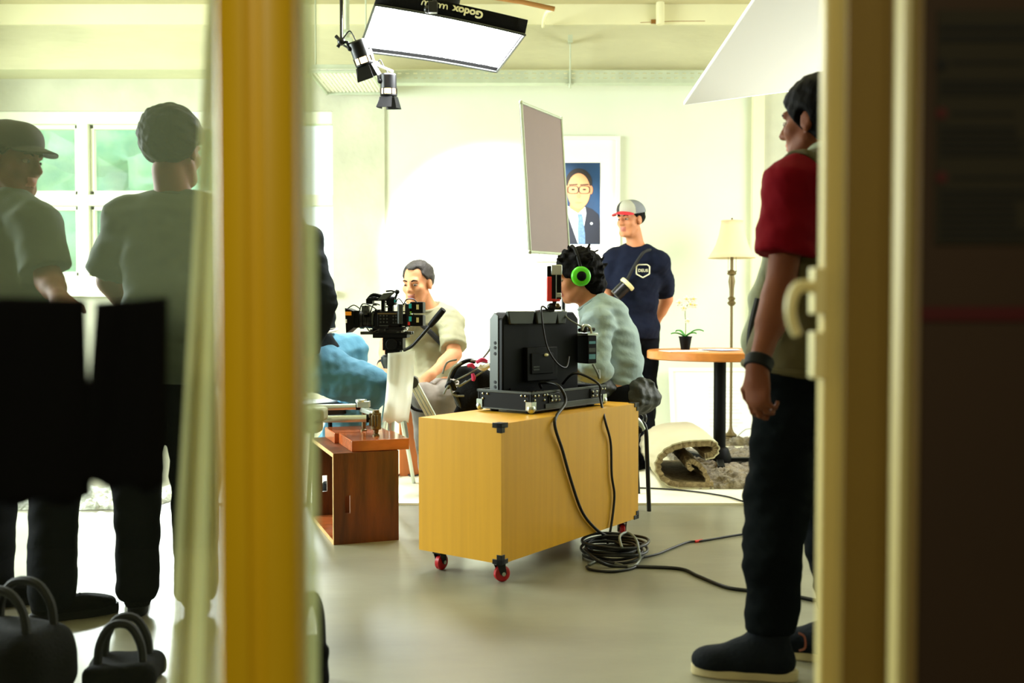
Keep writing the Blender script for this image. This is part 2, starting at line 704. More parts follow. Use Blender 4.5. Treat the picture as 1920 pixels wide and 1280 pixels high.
M['grey_flag'] = mat('grey_fabric_panel', (134, 116, 114), .5, var=.08, vscale=2, spec=.3)
M['diffuser'] = mat('glowing_diffuser', (255, 255, 255), .6, emit=(250, 252, 255), estr=48.0)
M['halogen'] = mat('glowing_halogen', (255, 230, 180), .5, emit=(255, 214, 140), estr=9.0)
M['grey_text'] = mat('pale_print', (226, 224, 190), .7)
M['skin_warm'] = mat('skin_light_tan', (214, 148, 104), .6, spec=.3, var=.06, vscale=9)
M['skin_tan'] = mat('skin_tan', (196, 132, 92), .6, spec=.3, var=.06, vscale=9)
M['skin_brown'] = mat('skin_brown', (114, 62, 34), .65, spec=.3, var=.08, vscale=9)
M['lip'] = mat('lips', (168, 96, 78), .5)
M['eye_white'] = mat('eye_white', (176, 160, 142), .4)
M['eye_dark'] = mat('iris', (30, 20, 14), .2)
M['hair_black'] = mat('black_hair', (7, 6, 5), .7, spec=.08, var=.3, vscale=60, bump=.3, bscale=160, stretch=(1, 1, .3))
M['hair_short'] = mat('greying_black_hair', (44, 38, 30), .6, var=.35, vscale=60, bump=.6, bscale=160)
M['hair_brown'] = mat('brown_hair', (96, 70, 40), .6)  # even brown base colour
M['tee_green'] = mat('olive_grey_cotton', (158, 156, 124), .9, bump=.35, bscale=22, var=.06, vscale=6)
M['tee_navy'] = mat('navy_cotton', (20, 25, 42), .9, spec=.1, bump=.4, bscale=20, var=.12, vscale=6)
M['tee_red'] = mat('crimson_cotton', (108, 4, 18), .9, spec=.1, bump=.3, bscale=22)
M['vest'] = mat('khaki_vest_cotton', (84, 76, 42), .9, bump=.4, bscale=20, var=.12, vscale=5)
M['vest_pale'] = mat('pale_khaki_cotton', (150, 156, 130), .9, bump=.4, bscale=20)
M['denim_pale'] = mat('washed_denim', (158, 178, 178), .9, bump=.5, bscale=26, var=.25, vscale=7)
M['denim_blue'] = mat('blue_denim', (84, 142, 168), .9, bump=.5, bscale=16, var=.25, vscale=5)
M['denim_dark'] = mat('dark_denim', (13, 18, 20), .9, spec=.05, bump=.4, bscale=18, var=.35, vscale=5)
M['black_jeans'] = mat('black_denim', (18, 20, 24), .9, spec=.05, bump=.4, bscale=18, var=.2, vscale=6)
M['grey_trousers'] = mat('taupe_grey_cotton', (140, 132, 122), .9, bump=.4, bscale=18, var=.08, vscale=5)
M['dark_shirt'] = mat('charcoal_black_cotton', (30, 35, 38), .9, spec=.1, bump=.4, bscale=18)
M['dark_jacket'] = mat('dark_olive_nylon', (34, 38, 30), .6, bump=.8, bscale=20, var=.3, vscale=8)
M['grey_shirt'] = mat('dull_grey_green_cotton', (70, 82, 70), .9, bump=.3, bscale=18)
M['shoe_dark'] = mat('dark_canvas', (14, 20, 26), .8, spec=.15, bump=.3, bscale=80)
M['shoe_sole'] = mat('cream_rubber_sole', (208, 196, 150), .6)
M['cap_grey'] = mat('grey_cap_mesh', (122, 126, 132), .8, bump=.4, bscale=120)
M['cap_front'] = mat('pale_grey_cap_front', (176, 176, 160), .8)
M['cap_black'] = mat('dark_cap_panel', (40, 38, 36), .8)
M['cap_red'] = mat('red_cap_brim', (206, 36, 52), .7)
M['strap'] = mat('black_webbing', (18, 20, 18), .8)
M['cream_plastic'] = mat('cream_plastic', (222, 214, 158), .45)
M['green'] = mat('bright_green_plastic', (86, 214, 20), .35)
M['red_paint'] = mat('signal_red', (226, 46, 40), .45)
M['cyan'] = mat('cyan_tape', (30, 196, 222), .5)
M['orange'] = mat('orange_label', (246, 152, 10), .5)
M['lime'] = mat('lime_tag', (130, 214, 50), .5)
M['pink'] = mat('pink_strap', (206, 40, 96), .6)
M['teal_label'] = mat('teal_label', (70, 130, 140), .5)
M['cable'] = mat('black_cable', (18, 19, 18), .42, spec=.4)
M['cable_grey'] = mat('grey_cable', (120, 128, 120), .4)
M['paper'] = mat('white_paper', (246, 244, 232), .8)
M['thin_cloth'] = mat('thin_white_cloth', (250, 250, 240), .8, trans=.8)
M['blue_paper'] = mat('pale_blue_paper', (176, 190, 226), .8)
M['rug_pile'] = mat('taupe_shag', (150, 138, 110), .95, col2=(86, 76, 56), vscale=26, bump=.8, bscale=70, sheen=.3)
M['rug_edge'] = mat('taupe_shag_edge', (172, 154, 118), .95, col2=(112, 96, 66), vscale=40, bump=.8, bscale=90)
M['rug_back'] = mat('cream_rug_backing', (198, 192, 160), .85, var=.05, vscale=5)
M['rug_white'] = mat('pale_shag', (216, 220, 206), .95, col2=(160, 164, 148), vscale=26, bump=.8, bscale=70)
M['lamp_shade'] = mat('cream_lampshade', (244, 230, 194), .8, trans=.35)
M['leaf'] = mat('orchid_leaf', (54, 150, 46), .4)
M['stem'] = mat('orchid_stem', (120, 130, 60), .6)
M['petal'] = mat('white_petal', (250, 246, 232), .6, trans=.3)
M['petal_yellow'] = mat('yellow_petal_heart', (238, 200, 60), .6)
M['basket'] = mat('cream_woven', (206, 196, 150), .8, var=.2, vscale=30, bump=.6, bscale=60)
M['portrait_blue'] = mat('print_blue_backdrop', (18, 60, 100), .5, var=.5, vscale=3.5)
M['portrait_suit'] = mat('print_navy_suit', (14, 22, 40), .5, var=.2, vscale=9)
M['portrait_shirt'] = mat('print_white_shirt', (226, 236, 240), .5)
M['portrait_tie'] = mat('print_blue_tie', (92, 124, 158), .5, var=.35, vscale=60)
M['portrait_face'] = mat('print_face', (204, 142, 96), .5, var=.06, vscale=9)
M['portrait_face_dark'] = mat('print_face_tone', (190, 122, 84), .5)
M['portrait_hair'] = mat('print_hair', (30, 26, 26), .5)
M['tree_leaf'] = mat('tree_leaves', (186, 226, 176), .8, col2=(112, 184, 146), vscale=3)
M['bark'] = mat('bark', (92, 78, 58), .9)
M['grass_lawn'] = mat('lawn', (140, 180, 110), .9, var=.2, vscale=2)
M['orange_tape'] = mat('yellow_gaffer_tape', (240, 190, 50), .6)
M['rust'] = mat('rust_stain', (150, 104, 48), .9)
M['box_white'] = mat('junction_box_plastic', (206, 214, 188), .6)
M['galv'] = mat('galvanised_steel', (190, 200, 178), .5, metal=.35, var=.1, vscale=8)
M['stool_black'] = mat('black_leatherette', (20, 20, 22), .5)

# ---------------------------------------------------------------- the setting
BW = 8.2            # back wall distance
CEIL = 3.38
XL, XR = -5.2, 3.4
WX1 = at(625, 400, BW).x          # right edge of the window opening
CX0 = at(722, 400, BW).x          # white wall starts
CX1 = at(1408, 400, BW).x         # white wall ends
WZ0, WZ1 = at(300, 545, BW).z, at(300, 209, BW).z


def wbox(name, lo, hi, m, bevel=0.0):
    lo, hi = np.array(lo), np.array(hi)
    return struct(MB().box((lo + hi) / 2, hi - lo).build(name, m, smooth=False, bevel=bevel))


wbox('floor', (XL - .3, -2.5, -.12), (XR + .3, 8.5, 0), M['floor'])
wbox('floor_white_sheet', (-1.75, onz(1000, 947).y, 0.0), (XR, BW, .012), M['white_floor'])
wbox('wall_back', (CX0, BW, 0), (CX1, BW + .2, CEIL), M['wall'])
wbox('wall_right_of_back', (CX1 + .09, BW - .03, 0), (XR, BW + .2, CEIL), M['concrete'])
wbox('trim_1', (CX1, BW - .06, 0), (CX1 + .09, BW + .1, CEIL), M['cream_paint'])
wb = MB()
for lo, hi in (((WX1, BW - .02, 0), (CX0, BW + .2, CEIL)), ((XL, BW - .02, 0), (WX1, BW + .2, WZ0)), ((XL, BW - .02, WZ1), (WX1, BW + .2, CEIL))):
    lo, hi = np.array(lo), np.array(hi)
    wb.box((lo + hi) / 2, hi - lo)
struct(wb.build('wall_window', M['concrete'], smooth=False))
# side walls, each with an opening for daylight
for nm, x0, x1, y0, y1, z0, z1 in (('wall_left', XL - .2, XL, 3.8, 7.2, .9, 2.8), ('wall_right', XR, XR + .2, 5.0, 7.4, .9, 2.7)):
    b = MB()
    for lo, hi in (((x0, 1.1, 0), (x1, y0, CEIL)), ((x0, y1, 0), (x1, BW + .2, CEIL)), ((x0, y0, 0), (x1, y1, z0)), ((x0, y0, z1), (x1, y1, CEIL))):
        lo, hi = np.array(lo), np.array(hi)
        b.box((lo + hi) / 2, hi - lo)
    struct(b.build(nm, M['wall'], smooth=False))
wbox('ceiling', (XL - .3, 1.1, CEIL), (XR + .3, BW + .3, CEIL + .15), M['ceiling'])
# beam in front of the back wall, its white band at the top
BY = 7.86
bz0, bz1 = at(1000, 130, BY).z, at(1000, 47, BY).z
wbox('ceiling_beam', (at(560, 100, BY).x - 3.2, BY, bz0), (XR, BW, bz1), M['beam'])
wbox('trim_2', (XL, BY - .02, bz1), (XR, BW, CEIL), M['cream_paint'])

# window in the back wall: one frame with its bars, and a pane behind
fr = MB()
fy = BW + .04


def bar(x0, z0, x1, z1, d=.07, dy=0):
    fr.box(((x0 + x1) / 2, fy + dy, (z0 + z1) / 2), (abs(x1 - x0), d, abs(z1 - z0)))


t = .09
bar(XL, WZ1 - .10, WX1, WZ1, .1)
bar(XL, WZ0, WX1, WZ0 + .12, .1)
for px in (-110, 155, 486):
    x = at(px, 300, BW).x
    bar(x - .045, WZ0, x + .045, WZ1, .09)
zb = at(155, 375, BW).z
bar(XL, zb - .045, WX1, zb + .045, .08)
for a, b2 in ((-110, 155), (155, 486)):
    xa, xb = at(a, 300, BW).x + .045, at(b2, 300, BW).x - .045
    for z0, z1 in ((WZ0 + .12, zb - .045), (zb + .045, WZ1 - .10)):
        for q in ((xa, z0, xa + .035, z1), (xb - .035, z0, xb, z1), (xa, z0, xb, z0 + .035), (xa, z1 - .035, xb, z1)):
            bar(*q, .05, .02)
wfo = struct(fr.build('window_1', M['window_frame'], smooth=False, bevel=.006))
pn = MB()
pn.box(((XL + WX1) / 2, fy + .03, (WZ0 + WZ1) / 2), (WX1 - XL, .005, WZ1 - WZ0))
struct(pn.build('window_pane', M['pane'], parent=wfo, smooth=False))
wbox('trim_3', (XL, BW - .08, WZ0 - .05), (WX1 + .03, BW + .05, WZ0), M['window_frame'], .006)

# ground and trees outside the window
wbox('ground_outside', (-16, BW + .3, -.2), (8, 30, -.05), M['grass_lawn'])


def tree(loc, r, h, seed, label):
    rt = root('tree', loc, label, 'tree', 'trees outside the window')
    b = MB()
    b.tube([V(loc), V(loc) + V((.1, 0, h * .4)), V(loc) + V((0, .1, h * .75))], [.16, .12, .06], 10, sub=4)
    b.build('trunk', M['bark'], rt)
    s = Sdf(.09)
    R = random.Random(seed)
    for i in range(60):
        a, e, q = R.uniform(0, 6.28), R.uniform(-1, 1), R.uniform(.3, 1)
        c = V(loc) + V((math.cos(a) * r * q * math.sqrt(1 - e * e), math.sin(a) * r * q * math.sqrt(1 - e * e) * .7, h * .62 + e * h * .36))
        s.ell(c, R.uniform(.16, .34) * r * .8, k=.03)
    s.noise(.07, 14, seed)
    s.build('foliage', M['tree_leaf'], rt, smooth=0)


tree((-8.1, 15.5, -.05), 1.8, 4.4, 3, 'leafy green tree outside, seen through the leftmost window pane beside the capped person')
tree((-4.75, 13.9, -.05), 1.75, 4.1, 5, 'leafy tree outside the panes between the two silhouetted people')
tree((-12.6, 19.0, -.05), 1.6, 4.0, 7, 'leafy tree outside, behind the capped person at the edge of the window')

# ---- corridor side: partition, glass door leaf, right jamb
PY = 1.06
# header and far-left continuation of the partition are out of frame; the right part is the dark corridor wall
jx0, jx1 = at(1592, 640, PY).x, at(1704, 640, PY).x
wbox('wall_corridor', (jx1, PY, 0), (XR + .3, PY + .12, CEIL), M['corridor_wall'])
wbox('wall_corridor_left', (XL - .3, PY + .02, 0), (at(-260, 640, PY).x, PY + .12, CEIL), M['corridor_wall'])
wbox('wall_corridor_header', (at(-260, 640, PY).x, PY + .02, 2.35), (jx1, PY + .12, CEIL), M['corridor_wall'])
wbox('ceiling_corridor', (XL, -2.5, 2.6), (XR, PY, 2.7), M['corridor_wall'])
wbox('wall_corridor_behind', (-2.2, -2.5, 0), (1.6, -2.4, 2.6), M['corridor_wall'])
wbox('wall_corridor_side_right', (1.5, -2.4, 0), (1.6, PY, 2.6), M['corridor_wall'])
wbox('wall_corridor_side_left', (-2.2, -2.4, 0), (-2.1, PY, 2.6), M['corridor_wall'])

# door jamb on the right: a moulded profile swept upward
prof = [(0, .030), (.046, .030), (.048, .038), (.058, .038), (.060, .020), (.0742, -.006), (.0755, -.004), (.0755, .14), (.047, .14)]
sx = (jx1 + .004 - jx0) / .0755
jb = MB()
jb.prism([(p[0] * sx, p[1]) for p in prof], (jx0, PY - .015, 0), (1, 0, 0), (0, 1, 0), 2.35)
struct(jb.build('door_frame_jamb', M['jamb_shaded'], smooth=False, bevel=.002))
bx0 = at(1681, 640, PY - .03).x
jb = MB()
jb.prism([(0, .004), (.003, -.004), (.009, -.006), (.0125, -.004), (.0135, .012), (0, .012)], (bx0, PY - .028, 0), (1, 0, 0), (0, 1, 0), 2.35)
struct(jb.build('trim_4', M['door_lit'], smooth=False))  # bead in the lighter paint, stands for the room-lit edge
# door leaf slid behind the jamb, its edge and pull handle stand out into the opening
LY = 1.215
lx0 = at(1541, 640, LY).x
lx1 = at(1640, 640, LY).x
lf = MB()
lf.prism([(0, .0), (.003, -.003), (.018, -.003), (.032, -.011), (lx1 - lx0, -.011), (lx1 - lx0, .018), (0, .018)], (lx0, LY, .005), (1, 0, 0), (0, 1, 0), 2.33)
door1 = struct(lf.build('door_1', M['door_lit'], smooth=False, bevel=.003))
hb = MB()
hp = [at(1536, 556, LY - .005), at(1505, 533, LY - .01), at(1487, 548, LY - .015), at(1481, 580, LY - .015), at(1486, 612, LY - .012), at(1497, 632, LY - .01)]
hb.tube([at(1536, 545, LY - .005), at(1514, 536, LY - .01), at(1496, 539, LY - .012), at(1485, 558, LY - .015), at(1482, 585, LY - .015), at(1487, 610, LY - .012), at(1495, 628, LY - .01)], [.0075, .0075, .0072, .007, .0066, .0064, .006], 14, sub=6)
c1, c2 = at(1532, 545, LY - .003), at(1531, 665, LY - .003)
hb.box(c1, (.014, .022, .055))
hb.box(c2, (.014, .022, .055))
hb.build('door_handle', M['cream_plastic'], door1, bevel=.003)

# poster and red band on the dark corridor wall
rt = root('wall_poster', at(1860, 470, PY - .002), 'dark printed notice poster hanging on the brown corridor wall', 'poster')
p = MB()
px0, px1, pz0, pz1 = at(1755, 200, PY - .002).x, at(1990, 200, PY - .002).x, at(1800, 458, PY).z, at(1800, 20, PY).z
p.box(((px0 + px1) / 2, PY - .002, (pz0 + pz1) / 2), (px1 - px0, .003, pz1 - pz0))
p.build('sheet', M['poster'], rt, smooth=False)
k = MB()
R_ = random.Random(4)
for y0, y1, n in ((42, 82, 2), (112, 122, 1), (148, 182, 3), (208, 218, 1), (234, 296, 5), (328, 338, 1), (352, 452, 8)):
    for i in range(n):
        yy = y0 + (y1 - y0) * (i + .5) / n
        hh = (y1 - y0) / n * .5
        a = at(1762 if n > 1 else 1784, yy, PY - .0045)
        e = at(1930 - R_.uniform(0, 30), yy, PY - .0045)
        k.box(((a.x + e.x) / 2, PY - .0045, a.z), (e.x - a.x, .001, hh * PY / FPX))
k.build('printed_lines', M['poster_ink'], rt, smooth=False)
for py, mm in ((212, 'poster_red'), (332, 'poster_red'), (121, 'poster_ink')):
    d_ = MB()
    a = at(1765, py, PY - .0045)
    d_.cyl(a, a + V((0, -.001, 0)), .006, n=16)
    d_.build('dot', M[mm], rt)
b = MB()
a, e = at(1722, 588, PY - .002), at(2100, 588, PY - .002)
b.box(((a.x + e.x) / 2, PY - .002, a.z), (e.x - a.x, .003, .0145))
tag(b.build('wall_tape', M['red_band'], smooth=False), 'dark red horizontal tape band across the brown corridor wall under the poster', 'tape')

# glass door leaf on the left with its yellow post
GY = .98
gl = root('glass_door', (at(480, 640, GY).x, GY, 0), 'hazy glass door leaf with a broad yellow edge post', 'door')
b = MB()
x0, x1 = at(-200, 640, GY).x, at(410, 640, GY).x
b.box(((x0 + x1) / 2, GY, 1.15), (x1 - x0, .008, 2.3))
b.build('pane', M['door_glass'], gl, smooth=False)
b = MB()
x0, x1 = at(550, 640, GY + .02).x, at(594, 640, GY + .02).x
b.box(((x0 + x1) / 2, GY + .02, 1.15), (x1 - x0, .006, 2.3))
b.build('glass_edge_strip', M['glass_edge'], gl, smooth=False).__setitem__('label', 'pale strip of glass with painted haze')
b = MB()
x0, x1 = at(406, 640, GY - .02).x, at(554, 640, GY - .02).x
w = x1 - x0
b.prism([(0, .05), (0, .006), (.004, .0), (w * .38, -.002), (w * .42, .003), (w * .58, .003), (w * .62, -.002), (w - .006, 0), (w, .008), (w, .05)], (x0, GY - .02, 0), (1, 0, 0), (0, 1, 0), 2.32)
b.build('post', M['yellow_post'], gl, smooth=True, angle=60).__setitem__('label', 'broad yellow post')

# sheer curtain behind the glass
s = MB()
n, m_ = 60, 24
vs, fs = [], []
for j in range(m_ + 1):
    tt = j / m_
    z = .02 + 2.3 * tt
    pl, pr = 283 + (397 - 283) * ((z - .5) / 1.0), 470
    for i in range(n + 1):
        u = i / n
        q = at(pl + (pr - pl) * u, 640, 1.10)
        vs.append((q.x, 1.115 + .010 * math.sin(u * 21 + z * .8) + .004 * math.sin(u * 55), z))
for j in range(m_):
    for i in range(n):
        a = j * (n + 1) + i
        fs.append((a, a + 1, a + n + 2, a + n + 1))
s._add(vs, fs)
o = s.build('sheer_curtain', M['curtain'], angle=180)
o.modifiers.new('thickness', 'SOLIDIFY').thickness = .0006
tag(o, 'pale sheer curtain hanging in folds behind the glass beside the yellow post', 'curtain')

# two black sheets hanging on the glass
for nm, pts, lab in (('black_cloth', [(-40, 556), (166, 560), (172, 938), (-40, 946)], 'black cloth sheet on the glass below the capped silhouette'),
                     ('black_cloth', [(182, 566), (320, 556), (310, 916), (160, 908)], 'black cloth sheet with a slanted edge on the glass next to the sheer curtain')):
    q = [at(x, y, GY - .012) for x, y in pts]
    b = MB()
    nu, nv = 16, 16
    vs, fs = [], []
    for j in range(nv + 1):
        for i in range(nu + 1):
            u, v = i / nu, j / nv
            p_ = (q[0] * (1 - u) + q[1] * u) * (1 - v) + (q[3] * (1 - u) + q[2] * u) * v
            p_ = p_ + V((0, -.004 * (1 + math.sin(u * 9 + v * 2)) - .001, 0))
            if j == nv:
                p_ = p_ + V((0, 0, .004 * math.sin(u * 14)))
            vs.append(p_)
    for j in range(nv):
        for i in range(nu):
            a = j * (nu + 1) + i
            fs.append((a, a + nu + 1, a + nu + 2, a + 1))
    b._add(vs, fs)
    o = b.build(nm, M['black_soft'], angle=180)
    o.modifiers.new('thickness', 'SOLIDIFY').thickness = .003
    tag(o, lab, 'cloth', 'black sheets on the glass')

# ---------------------------------------------------------------- people


def frame3(f, u=(0, 0, 1)):
    """columns right, forward, up for something looking along f"""
    f = V(f).normalized()
    u = V(u)
    r = f.cross(u).normalized()
    u = r.cross(f).normalized()
    return np.array([r, f, u]).T


class Person:
    def __init__(s, name, loc, label, J, headf, headu=(0, 0, 1), hs=1.0, tw=1.0, h=.008, skin='skin_tan', lean=1.0):
        s.rt = root(name, loc, label, 'person')
        s.J = {k: np.array(v, float) for k, v in J.items()}
        s.hs, s.tw, s.h, s.skin = hs, tw, h, skin
        s.HR = frame3(headf, headu)
        J = s.J
        for q in 'LR':
            dd = s.J['toe' + q] - s.J['an' + q]
            dd[2] = 0
            dd = dd / np.linalg.norm(dd)
            zt = s.J['toe' + q][2]
            s.J['toe' + q] = s.J['an' + q] + dd * .165
            s.J['toe' + q][2] = zt
        J = s.J
        s.P, s.N = (J['hipL'] + J['hipR']) / 2, J['neck']
        s.mid = J.get('mid', (s.P + s.N) / 2)
        up = s.N - s.P
        s.L = np.linalg.norm(up)
        s.up = up / s.L
        r = J['shR'] - J['shL']
        r = r - s.up * (r @ s.up)
        s.right = r / np.linalg.norm(r)
        s.fwd = np.cross(s.up, s.right)
        r = J['hipR'] - J['hipL']
        r = r - s.up * (r @ s.up)
        s.hright = r / np.linalg.norm(r)
        s.fingers = []

    def hp(s, p):
        return s.J['head'] + s.HR @ (np.array(p, float) * s.hs)

    def tor(s, t):
        c = 2 * s.mid - (s.P + s.N) / 2
        return s.P * (1 - t) ** 2 + 2 * c * t * (1 - t) + s.N * t * t

    def torso(s, S, infl=0.0, lo=0.0, k=.06, wide=1.0):
        w = s.tw
        for t, rr in ((.0, (.160, .115, .11)), (.30, (.148, .108, .13)), (.62, (.158, .115, .14)), (.84, (.150, .098, .10))):
            if t < lo:
                continue
            a = t
            rt_ = s.hright * (1 - a) + s.right * a
            rt_ = rt_ / np.linalg.norm(rt_)
            tan = s.tor(min(1, t + .05)) - s.tor(max(0, t - .05))
            tan = tan / np.linalg.norm(tan)
            f = np.cross(tan, rt_)
            f /= np.linalg.norm(f)
            rt_ = np.cross(f, tan)
            R = np.array([rt_, f, tan]).T
            r = np.array(rr) * w
            r[2] *= max(1, s.L / .5)
            S.ell(s.tor(t), r * np.array([wide, wide, 1]) + infl, R, k)
        for sh in ('shL', 'shR'):
            S.ell(s.J[sh], .056 * w + infl, None, .05)
            S.cone(s.tor(.93), s.J[sh] + s.up * .012, .045 * w + infl, .046 * w + infl, .04)

    def limb_arm(s, S, side, infl=0.0, upto=1.0, k=.025):
        J = s.J
        a, b, c = J['sh' + side], J['el' + side], J['wr' + side]
        S.cone(a, b, .050 + infl, .040 + infl, k)
        if upto > 1:
            q = b + (c - b) * min(1, upto - 1)
            S.cone(b, q, .041 + infl, .041 - .015 * (upto - 1) + infl, k)
            if infl == 0:
                S.cone(b + (c - b) * .12, b + (c - b) * .42, .040, .038, k)

    def body(s, bare_legs=True, grip=None):
        J = s.J
        S = Sdf(s.h)
        s.torso(S, -.006)
        S.cone(s.N - s.up * .03, s.hp((0, -.022, -.075)), .062 * s.tw, .054 * s.hs, .03)
        for q in 'LR':
            s.limb_arm(S, q, 0, 2)
            S.chain([J['hip' + q], J['kn' + q], J['an' + q]], [.078, .056, .038], .03)
            kn, an = J['kn' + q], J['an' + q]
            S.cone(kn * .8 + an * .2, kn * .55 + an * .45, .052, .048, .03)
            toe = J['toe' + q]
            S.cone(an - V((0, 0, .03)), toe, .034, .026, .02)
            s.hand(S, q)
        # head
        H, R, z = s.hp, s.HR, s.hs
        k = .022 * z
        S.ell(H((0, -.018, .036)), np.array((.074, .094, .084)) * z, R, k)
        S.ell(H((0, .022, -.030)), np.array((.060, .068, .086)) * z, R, k)
        S.cone(H((-.03, .050, -.088)), H((.03, .050, -.088)), .022 * z, .022 * z, k)
        S.ell(H((0, .066, -.096)), .019 * z, None, k * .8)
        S.cone(H((-.036, .074, .026)), H((.036, .074, .026)), .014 * z, .014 * z, .012 * z)
        for e in (-1, 1):
            S.ell(H((e * .044, .056, -.022)), .022 * z, None, .02 * z)
            S.cone(H((e * .052, .01, -.055)), H((e * .036, .046, -.088)), .018 * z, .018 * z, .02 * z)
        for e in (-1, 1):
            S.ell(H((e * .031, .096, .004)), np.array((.017, .018, .012)) * z, R, .01 * z, 'sub')
        S.cone(H((0, .086, .014)), H((0, .106, -.026)), .0085 * z, .0125 * z, .008 * z)
        for e in (-1, 1):
            S.ell(H((e * .013, .096, -.030)), .0095 * z, None, .008 * z)
        S.ell(H((0, .083, -.056)), np.array((.024, .013, .0065)) * z, R, .005 * z)
        S.ell(H((0, .081, -.069)), np.array((.021, .013, .0075)) * z, R, .005 * z)
        for e in (-1, 1):
            S.ell(H((e * .077, -.006, -.008)), np.array((.011, .020, .032)) * z, R, .008 * z)
            S.ell(H((e * .090, .0, -.004)), np.array((.008, .011, .020)) * z, R, .004 * z, 'sub')

        def mf(c):
            q = (c - J['head']) @ R / z
            lips = (np.abs(q[:, 0]) < .023) & (q[:, 1] > .078) & (q[:, 2] < -.049) & (q[:, 2] > -.077)
            return np.where(lips, 1, 0)
        o = S.build('body', [M[s.skin], M['lip']], s.rt, 1, mf)
        for e in (-1, 1):
            b = MB()
            b.ell(H((e * .031, .0745, .003)), np.array((.0135, .0122, .0065)) * z, R, 12, 8, 0)
            b.ell(H((e * .031, .0850, .003)), np.array((.0058, .0035, .0056)) * z, R, 10, 6, 1)
            b.build('eye', [M['eye_white'], M['eye_dark']], s.rt)
            b = MB()
            b.tube([H((e * .014, .0875, .0235)), H((e * .030, .0885, .0295)), H((e * .048, .0775, .0245))], [.0032 * z, .0042 * z, .002 * z], 6, sub=4)
            b.build('eyebrow', M['hair_black'], s.rt)
        return o

    def hand(s, S, q):
        J = s.J
        w, e = J['wr' + q], J['el' + q]
        d = J.get('hd' + q)
        d = (w - e) if d is None else d
        d = d / np.linalg.norm(d)
        n = J.get('hn' + q)                     # back-of-hand normal
        n = np.array((0, 0, 1.0)) if n is None else n
        n = n - d * (n @ d)
        n /= np.linalg.norm(n)
        side = np.cross(d, n)                   # towards the thumb for the right hand when n is the back of the hand
        th = side if q == 'L' else -side
        curl = float(J['curl' + q]) if ('curl' + q) in J else .45
        S.cone(w - d * .01, w + d * .03, .026, .028, .02)
        R = np.array([th, d, n]).T
        S.ell(w + d * .055, (.041, .052, .0165), R, .018)
        for i, (o, l, r) in enumerate(((.030, .078, .0085), (.010, .086, .0088), (-.011, .080, .0084), (-.030, .064, .0075))):
            p = w + d * (.092 - .006 * abs(i - 1)) + th * o
            a = 0
            dd = d
            for j, f in enumerate((.45, .32, .23)):
                a += curl * (.7 + .35 * j) + .05 * i
                dd = d * math.cos(a) - n * math.sin(a)
                p2 = p + dd * l * f
                S.cone(p, p2, r, r * .92, .003 if j else .008)
                p = p2
        p = w + d * .025 + th * .034
        dd = d * .72 + th * .55 - n * .35
        p2 = p + dd / np.linalg.norm(dd) * .038
        d3 = d * .9 + th * .1 - n * .4
        p3 = p2 + d3 / np.linalg.norm(d3) * .030
        S.cone(w + d * .02 + th * .018, p2, .014, .0105, .012)
        S.cone(p2, p3, .0105, .0085, .004)

    def tee(s, m, hem=-.10, sleeve=.72, name='t_shirt', infl=.016, loose=.014, wr=.004, seed=1, hips=True, neck=.93, wide=1.0, cut=True, waistdrop=0.0):
        S = Sdf(s.h)
        J = s.J
        s.torso(S, infl, wide=wide)
        if hips:
            S.ell(s.P - s.up * .04, np.array((.150, .112, .12)) * s.tw + infl + .004, np.array([s.hright, np.cross(s.up, s.hright), s.up]).T, .05)
        for q in 'LR':
            a, b, c = J['sh' + q], J['el' + q], J['wr' + q]
            if sleeve <= 1:
                e = a + (b - a) * sleeve
                S.cone(a, e, .058 + loose, .056 + loose * 1.2, .035, flat=False) if False else S.cone(a - (b - a) * .05, e, .060 + loose * .6, .058 + loose * 1.3, .04, flat=True)
            else:
                S.cone(a, b, .055 + loose, .050 + loose, .035)
                e = b + (c - b) * (sleeve - 1)
                S.cone(b, b + (e - b) * .5, .050 + loose, .048 + loose, .02)
                S.cone(b, e, .050 + loose, .036 + loose, .02, flat=True)
        if wr:
            S.noise(wr, 22, seed, (1, 1, 1.6))
            S.noise(wr * .6, 46, seed + 7, (1, 1, 1.4))
        S.plane(s.P + s.up * hem, -s.up)
        nt_ = s.N + s.up * .012
        S.ell(s.N + s.up * .055 + s.fwd * .02, (.070, .078, .075), np.array([s.right, s.fwd, s.up]).T, .01, 'sub')
        o = S.build(name, M[m], s.rt)
        b = MB()
        c = s.N + s.up * .012 + s.fwd * .004
        ring = [c + s.right * .073 * math.cos(a) + s.fwd * .075 * math.sin(a) - s.up * .030 * max(0, math.sin(a)) for a in np.linspace(0, 2 * math.pi, 25)[:-1]]
        b.tube(ring, .0075, 6, closed=True)
        b.build('collar', M[m], s.rt)
        return o

    def trousers(s, m, r=(.094, .076, .062), name='trousers', top=.06, wr=.004, seed=3, cutz=None, k=.03):
        S = Sdf(s.h)
        J = s.J
        S.ell(s.P, np.array((.158, .116, .12)) * s.tw + .008, np.array([s.hright, np.cross(s.up, s.hright), s.up]).T, .04)
        for q in 'LR':
            h_, kn, an = J['hip' + q], J['kn' + q], J['an' + q]
            S.cone(h_, kn, r[0], r[1], k)
            S.cone(kn, an, r[1], r[2], k, flat=False)
            if cutz is None:
                dd = (an - kn) / np.linalg.norm(an - kn)
        if wr:
            S.noise(wr, 20, seed, (1, 1, 1.3))
            S.noise(wr * .6, 42, seed + 5, (1, 1, 1.6))
        S.plane(s.P + s.up * top, s.up)
        for q in 'LR':
            pass
        zc = min(J['anL'][2], J['anR'][2]) - .045 if cutz is None else cutz
        S.plane((0, 0, zc), (0, 0, -1))
        return S.build(name, M[m], s.rt)

